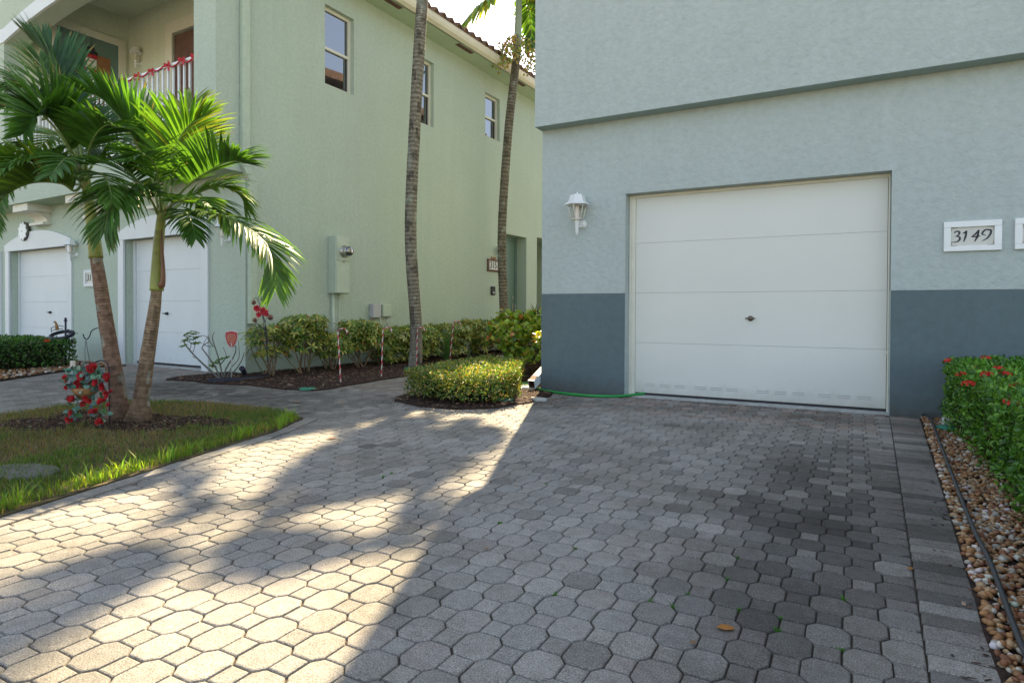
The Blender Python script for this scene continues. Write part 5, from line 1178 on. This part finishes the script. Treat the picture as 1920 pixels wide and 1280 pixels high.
# sword leaved tufts at the middle palm
for (yy, lab) in ((9.85, 'tuft of long arching blades at the foot of the middle palm'),):
    p = fL(LX + 1.15, yy, .02); tf = empty('grass_tuft', p, lab, 'plant'); b = MB()
    for k in range(60):
        d = (rdir(.2) + UP * .8).normalized(); grassblade(b, p.x + ru(-.05, .05), p.y + ru(-.05, .05), .02, ru(.4, .7), .006, (.07, .16, .03), .7)
    b.build('blades', M['bush_leaf'], tf, tuple(p))
# ================================================================== SMALL THINGS
random.seed(91)
# candy canes: a twisted two coloured stake
def cane():
    b = MB(); H = .64; R = .062; r = .0088; pts = [(0, 0, -.02 + (H + .02) * i / 70) for i in range(71)]; n0 = len(pts)
    for i in range(1, 34): a = pi * 1.05 * i / 33; pts.append((R - R * cos(a), 0, H + R * sin(a)))
    b.tube(pts, r, 12, colf=lambda i, j: (.42, .02, .04) if ((j / 12 + i * .075 / 1.0) % 1.) < .5 else (.55, .50, .46)); return b.build('candy_cane', M['candy'])
labs = ['nearest candy cane stake, standing in front of the shrubs left of the walkway', 'second candy cane stake along the walkway bed', 'candy cane stake in front of the middle palm trunk', 'farthest candy cane stake, behind the low clipped hedge']
c0 = cane()
for i, ((u, v), ang) in enumerate(zip([(639, 719), (715, 708), (781, 690), (843, 680)], (.35, .5, .45, .4))):
    o = c0 if i == 0 else c0.copy()
    if i: COL.objects.link(o)
    p = gnd(u, v); sc = [1.12, 1.12, 1.13, 1.18][i]; d_ = (p - EYE).dot(F_); tv = [615, 612, 612, 600][i]; hh = (v - tv) / CF * d_ / .71; place(o, (p.x, p.y, .0), ang); o.rotation_euler = (0, [-.06, .03, .02, .09][i], ang); o.scale = (hh, hh, hh); tag(o, labs[i], 'candy cane', 'candy cane stakes along the walkway')
# security sign on a stake
p = at(434, 706, 8.75); p.z = 0; t = empty('yard_sign', p, 'red shield shaped yard sign on a thin stake in the shrubs', 'sign'); po = tuple(p); cz = at(434, 636, 8.75); b = MB(); A = cz - R0 * 0
def shield(s, y): return [cz + R0 * (x * s) + UP * (z * s) - Vector((F_.x, F_.y, 0)) * y for x, z in ((-.083, .10), (-.04, .108), (0, .118), (.04, .108), (.083, .095), (.08, .02), (.06, -.05), (.03, -.095), (0, -.12), (-.03, -.095), (-.06, -.05), (-.08, .02))]
for s_, y_, nm, mt in ((1.06, -.004, 'rim', 'white_gloss'), (1., .004, 'face', 'shield_red')):
    b = MB(); f0 = shield(s_, y_); f1 = shield(s_, y_ - .006); n = len(f0); b.v += [tuple(q_) for q_ in f0 + f1]; b.face(range(n)); b.face(range(2 * n - 1, n - 1, -1))
    for i in range(n): b.face((i, (i + 1) % n, n + (i + 1) % n, n + i))
    b.build(nm, M[mt], t, po)
b = MB()
for r, (z, x0, x1) in enumerate(((.062, -.045, .055), (.035, -.062, .062), (.008, -.058, .06), (-.018, -.05, .05), (-.045, -.03, .035), (-.075, -.012, .014))):
    x = x0
    while x < x1:
        w_ = ru(.005, .011); h_ = .0075
        for (a, c_, e_, f_) in ((x, x + .003, z - h_, z + h_), (x, x + w_, z + h_ - .003, z + h_), (x + w_ * .6, x + w_, z - h_, z)):
            q_ = [cz + R0 * xx + UP * zz - Vector((F_.x, F_.y, 0)) * .0065 for xx, zz in ((a, e_), (c_, e_), (c_, f_), (a, f_))]; b.poly(q_)
        x += w_ + .005
b.build('print', M['shield_ink'], t, po)
b = MB(); b.tube([p, Vector((p.x, p.y, cz.z - .05))], .007, 6); b.build('stake', M['grey_plastic'], t, po)
# copper garden ornament
D0 = 9.0; p = at(503, 700, D0); p.z = 0; t = empty('garden_ornament', p, 'copper garden ornament with shell balls and red poinsettia flowers', 'ornament'); po = tuple(p); b = MB()
st = [[(503, 700), (500, 650), (498, 612), (494, 596), (490, 560), (486, 548), (488, 542), (495, 541)], [(500, 650), (494, 605), (489, 580), (484, 562), (478, 559), (474, 566)], [(500, 620), (493, 585), (490, 565), (489, 558), (492, 556), (494, 562), (497, 554), (499, 560), (498, 567)], [(503, 655), (499, 620), (489, 612), (482, 606), (478, 600)], [(501, 640), (497, 610), (500, 595), (505, 592)], [(502, 665), (488, 625), (480, 612), (478, 604)]]
for s_ in st: b.tube(spl([at(u, v, D0 - .0) for u, v in s_], 18), .0042, 6)
b.build('stems', M['black_metal'], t, po)
for (u, v, r) in ((496, 542, .042), (476, 567, .034), (498, 567, .03), (478, 600, .035), (507, 595, .042)):
    c = at(u, v, D0); b = MB(); b.lathe(c, [(.001, -r), (r * .7, -r * .7), (r, -.002), (r, .004)], 14); b.lathe(c, [(r * 1.0, .010), (r * .82, r * .6), (r * .3, r * .93), (.001, r)], 14); b.sphere(c, r * .72, n=8); b.build('shell_ball', M['shell'], t, po)
for (u, v, r) in ((482, 578, .06), (495, 583, .07), (500, 588, .05), (486, 590, .05)):
    c = at(u, v, D0 - .04); b = MB()
    for k in range(11): a = 2 * pi * k / 11; o = R0 * cos(a) + UP * sin(a) - Vector((F_.x, F_.y, 0)) * ru(.1, .7); leaf(b, c, o, -Vector((F_.x, F_.y, 0)), r * ru(.8, 1.1), r * .5, (ru(.45, .62), .03, .05))
    b.build('poinsettia', M['petal'], t, po)
# hanging basket of red roses with trailing garlands, on a black hook pole
D0 = 5.30; p = at(206, 795, D0); p.z = 0; t = empty('flower_stand', p, 'hanging basket of artificial red roses with blue green trailing leaves on a pole', 'flower basket'); po = tuple(p)
b = MB(); b.tube(spl([(p.x, p.y, 0), tuple(at(205, 740, D0)), tuple(at(204, 690, D0)), tuple(at(195, 676, D0)), tuple(at(175, 680, D0 - .02)), tuple(at(168, 690, D0 - .02))], 16), .005, 6); b.build('pole', M['black_metal'], t, po)
c = at(160, 728, D0 - .05); b = MB(); b.lathe(c, [(.012, -.105), (.045, -.085), (.085, -.035), (.105, .01), (.10, .012)], 18); b.build('basket', M['clay'], t, po)
b = MB(); teal = [(.20, .36, .30), (.14, .30, .24), (.28, .42, .40), (.08, .18, .10)]
def teal_leaf(u, v, k=1, dd=0):
    for _ in range(k): leaf(b, at(u, v, D0 - .08 + dd) + rdir() * .018, (rdir() - Vector((F_.x, F_.y, 0)) * .5), (rdir() - Vector((F_.x, F_.y, 0))).normalized(), ru(.04, .062), ru(.03, .042), tuple(x * ru(.6, 1.1) for x in random.choice(teal)), .15, .2)
for k in range(90): a = ru(0, 2 * pi); r = rnd() ** .5; teal_leaf(162 + cos(a) * r * 36, 708 + sin(a) * r * 21, 2, ru(-.08, .08))
for (u0, u1, v0, v1, n) in ((132, 148, 735, 790, 26), (160, 176, 735, 770, 14), (184, 198, 735, 792, 26), (190, 206, 700, 750, 14), (126, 134, 705, 725, 6)):
    for k in range(n): teal_leaf(ru(u0, u1), ru(v0, v1), 1, ru(-.03, .03))
b.build('leaves', M['petal'], t, po)
for (u, v, r) in [(175, 692, 11), (155, 705, 10), (146, 718, 7), (149, 724, 6), (182, 716, 9), (172, 714, 8), (194, 726, 8), (192, 722, 6), (201, 705, 7), (203, 712, 6), (123, 708, 6), (126, 714, 5), (125, 726, 5), (138, 749, 9), (131, 747, 6), (164, 747, 8), (169, 751, 6), (190, 753, 8), (196, 751, 6), (202, 738, 8), (208, 735, 5), (204, 759, 5), (156, 757, 6), (135, 774, 7), (173, 772, 6), (179, 771, 6), (130, 786, 7), (137, 787, 5), (187, 791, 8), (192, 790, 5)]:
    c = at(u, v, D0 - .12 - ru(0, .04)); rr = r * D0 / CF; fb = MB(); fwd = -Vector((F_.x, F_.y, 0)).normalized(); ax = (fwd + rdir() * .45 + UP * .2).normalized(); s1 = ax.orthogonal().normalized(); s2 = ax.cross(s1)
    for ring_, (rad, n_, tilt) in enumerate(((1., 7, .35), (.72, 6, .8), (.42, 5, 1.6))):
        for k in range(n_):
            a = 2 * pi * k / n_ + ring_ * .5; o = s1 * cos(a) + s2 * sin(a); leaf(fb, c + o * rr * .12, o + ax * tilt, ax, rr * rad * ru(.85, 1.1), rr * rad * .95, (ru(.38, .6), ru(.02, .045), ru(.02, .05)), .25, -.25)
    fb.build('rose', M['petal'], t, po)
# shepherd's hook beside the far hedge
D0 = 10.4; p = at(207, 700, D0); p.z = 0; t = empty('shepherd_hook', p, 'black curled shepherd hook standing behind the leaning palm trunk', 'garden hook')
b = MB(); b.tube([p, at(206, 660, D0), at(204, 630, D0)], .008, 6); b.build('pole', M['black_metal'], t, tuple(p))
b = MB(); b.tube(spl([at(204, 632, D0), at(198, 618, D0), at(184, 615, D0), (at(172, 620, D0)), at(168, 630, D0), at(163, 636, D0), at(158, 633, D0), at(156, 626, D0)], 24), .009, 6); b.build('hook', M['black_metal'], t, tuple(p))
b = MB(); b.tube([at(161, 637, D0), at(164, 655, D0), at(169, 685, D0)], .004, 5); b.tube([at(161, 637, D0), at(159, 660, D0), at(160, 680, D0)], .003, 5); b.build('chain', M['black_metal'], t, tuple(p))
# black metal garden cart ornament behind the far hedge
D0 = 10.6; p = at(115, 690, D0); p.z = 0; t = empty('garden_cart', p, 'black metal tricycle planter with round basket behind the far left hedge', 'planter'); po = tuple(p)
b = MB(); cc = at(116, 628, D0); 
for k, (rr, tr) in enumerate(((.19, .032),)):
    P = [cc + R0 * (.165 * cos(2 * pi * i / 28)) + UP * (.058 * sin(2 * pi * i / 28)) + Vector((F_.x, F_.y, 0)) * (.15 * sin(2 * pi * i / 28)) for i in range(29)]; b.tube(P, .030, 8)
b.build('basket_ring', M['black_metal'], t, po)
b = MB(); b.tube([at(123, 690, D0), at(123, 622, D0), at(123, 600, D0)], .016, 8); b.lathe(at(123, 600, D0), [(.025, -.02), (.028, 0), (.012, .01), (.02, .02), (.02, .035), (.001, .045)], 10); b.build('post', M['black_metal'], t, po)
b = MB()
for pts in ([(97, 623), (96, 615), (103, 612), (110, 610), (119, 612)], [(98, 620), (106, 617), (118, 617)], [(126, 617), (130, 618)], [(130, 625), (134, 632), (136, 640)], [(132, 622), (134, 626), (140, 625), (146, 625)], [(126, 640), (126, 628), (132, 624)]): b.tube(spl([at(u, v, D0) for u, v in pts], 10), .006, 5)
b.sphere(at(134, 622, D0), .012); b.build('frame', M['black_metal'], t, po)
b = MB(); b.tube(spl([at(100, 604, D0 - .05), at(103, 603, D0 - .05), at(106, 609, D0 - .05), at(107, 619, D0 - .05)], 10), [.006, .012, .012, .014, .016, .018, .02, .024, .026, .026], 8); b.build('bird_figure', M['clay'], t, po)
b = MB(); b.tube([at(104, 690, D0), at(104, 632, D0)], .008, 6); b.tube([at(130, 690, D0), at(130, 634, D0)], .008, 6); b.build('stand', M['black_metal'], t, po)
# round irrigation lids and spotlights
for (u, v, lab, sc) in [(945, 752, 'round green plastic valve lid in the soil in front of the low hedge', 1.), (577, 731, 'round green plastic valve lid at the tip of the left planting bed', .9), (768, 692, 'round green plastic valve lid beside the farther candy canes', .9)]:
    p = gnd(u, v); t = empty('valve_lid', (p.x, p.y, .018), lab, 'lid', 'green irrigation lids'); t.scale = (sc, sc, sc)
    b = MB(); b.lathe((0, 0, 0), [(.11, -.01), (.112, .006), (.10, .012), (.098, .009), (.001, .012)], 24); b.build('cover', M['green_plastic'], t)
    b = MB(); b.box(-.02, .02, -.006, .006, .0125, .017); b.build('grip', M['green_plastic'], t)
for (u, v, lab) in [(1775, 803, 'green disc garden spotlight with white lamp head on the pebbles'), (130, 694, 'green disc garden spotlight with pale lamp head in front of the far hedge')]:
    p = gnd(u, v, .02); t = empty('garden_spotlight', (p.x, p.y, .02), lab, 'garden light')
    b = MB(); b.lathe((0, 0, 0), [(.001, 0), (.09, 0), (.085, .016), (.05, .024), (.001, .025)], 24); b.build('base', M['green_plastic'], t)
    b = MB(); b.box(-.03, .03, .02, .08, .025, .085 if u > 1000 else .15, bev=.008); b.build('lamp_head', M['plate'] if u > 1000 else M['bulb'], t)
# green hose along the blue wall
p = gnd(1100, 747); b = MB(); P = [(-2.16, 7.26, .03), (-2.28, 7.09, .022), (-2.42, 6.93, .018), (-2.7, 6.83, .018), (-3.02, 6.87, .018), (-3.35, 6.99, .02), (-3.62, 7.18, .03), (-3.86, 7.28, .035), (-3.93, 7.33, .035), (-3.86, 7.42, .035), (-3.7, 7.55, .035), (-3.56, 7.62, .04), (-3.5, 8.2, .04)]
b.tube([Vector(q_) for q_ in spl(P, 120)], .016, 10); t = tag(b.build('garden_hose', M['hose']), 'bright green garden hose lying along the slate painted wall to the garage', 'hose')
# drip line in the pebbles
b = MB(); P = [(.6, 7.09, -.01), (.605, 7.02, .05), (.625, 6.6, .045)] + [(x, y, .04 + .006 * sin(y * 5)) for x, y in ((.60, 6.0), (.56, 5.2), (.535, 4.6), (.505, 4.0), (.485, 3.4), (.475, 3.0), (.455, 2.6), (.442, 2.3), (.44, 2.0), (.435, 1.6), (.43, 1.3))]
b.tube(spl(P, 90), .0095, 8); tag(b.build('drip_line', M['cable']), 'thin black irrigation tube running over the pebbles', 'irrigation tube')
# corrugated black green drain pipe at the left bed
b = MB(); P = spl([at(392, 716, 8.5), at(420, 713, 8.55), at(450, 710, 8.65), at(480, 706, 8.9), at(500, 705, 9.2)], 90); b.tube([Vector((q_.x, q_.y, .03)) for q_ in P], [.035 + (.005 if i % 2 else 0) for i in range(90)], 10); tag(b.build('drain_pipe', M['black_metal']), 'dark corrugated drain pipe lying at the edge of the left planting bed', 'pipe')
p = at(460, 700, 8.9); t = empty('garden_spotlight', (p.x, p.y, .0), 'small black spotlight head at the green house corner', 'garden light'); b = MB(); b.tube([at(460, 702, 8.9), at(456, 694, 8.9), at(453, 690, 8.85)], [.03, .035, .04], 10); b.build('lamp_head', M['black_metal'], t, (p.x, p.y, 0)); b = MB(); b.tube([(p.x, p.y, 0), tuple(at(460, 702, 8.9))], .01, 6); b.build('stake', M['black_metal'], t, (p.x, p.y, 0))
# stones by the hedge, stepping stone in the lawn
for (u, v, rx, ry, lab) in [(975, 727, .16, .12, 'flat pale stone on the soil between low hedge and downspout'), (1010, 749, .10, .05, 'small white flat stone chip at the foot of the downspout'), (45, 884, .26, .15, 'grey stepping stone sunk in the lawn')]:
    p = gnd(u, v, .02); b = MB(); n = 18; 
    R = [ru(.88, 1.1) for _ in range(n)]
    for (s_, z) in ((.98, .0), (1., .02), (.93, .034), (.5, .037)): b.v += [(rx * s_ * R[i] * cos(2 * pi * i / n), ry * s_ * R[i] * sin(2 * pi * i / n), z) for i in range(n)]
    for k in range(3):
        for i in range(n): b.face((k * n + i, k * n + (i + 1) % n, (k + 1) * n + (i + 1) % n, (k + 1) * n + i), None, 0, True)
    b.face([3 * n + i for i in range(n)]); o = b.build('stone', M['stone'] if u < 100 else M['concrete']); place(o, (p.x, p.y, -.001 if u < 100 else .008)); tag(o, lab, 'stone')
# fallen leaves
dl = [(1361, 1180, .030, 'oval orange brown fallen leaf lying alone on the shaded pavers'), (1707, 1068, .016, 'small tan leaf caught in the joint by the right edge course'), (968, 912, .014, 'tiny curled leaf on the pavers at the edge of the big shadow'), (913, 1031, .014, 'tiny dark curled leaf left of centre on the pavers'), (556, 755, .05, 'brown fallen leaf on the shaded walkway pavers'), (622, 823, .045, 'pale dry leaf on the sunlit pavers near the lawn tip'), (1300, 1208, .014, 'tiny reddish leaf in a joint below the orange leaf'), (640, 755, .03, 'dry leaf near the sunlit edge of the walkway')]
for (u, v, s_, lab) in dl:
    p = gnd(u, v); b = MB(); a = ru(0, pi); d = Vector((cos(a), sin(a), 0)); col = (.45, .20, .04) if s_ in (.030, .016) else (.28, .15, .07)
    leaf(b, -d * s_ + UP * .004, d, UP, s_ * 2, s_ * 1.25, col, .04, .03); o = b.build('fallen_leaf', M['petal']); place(o, (p.x, p.y, .004)); tag(o, lab, 'leaf')
print('objects', len(bpy.data.objects))
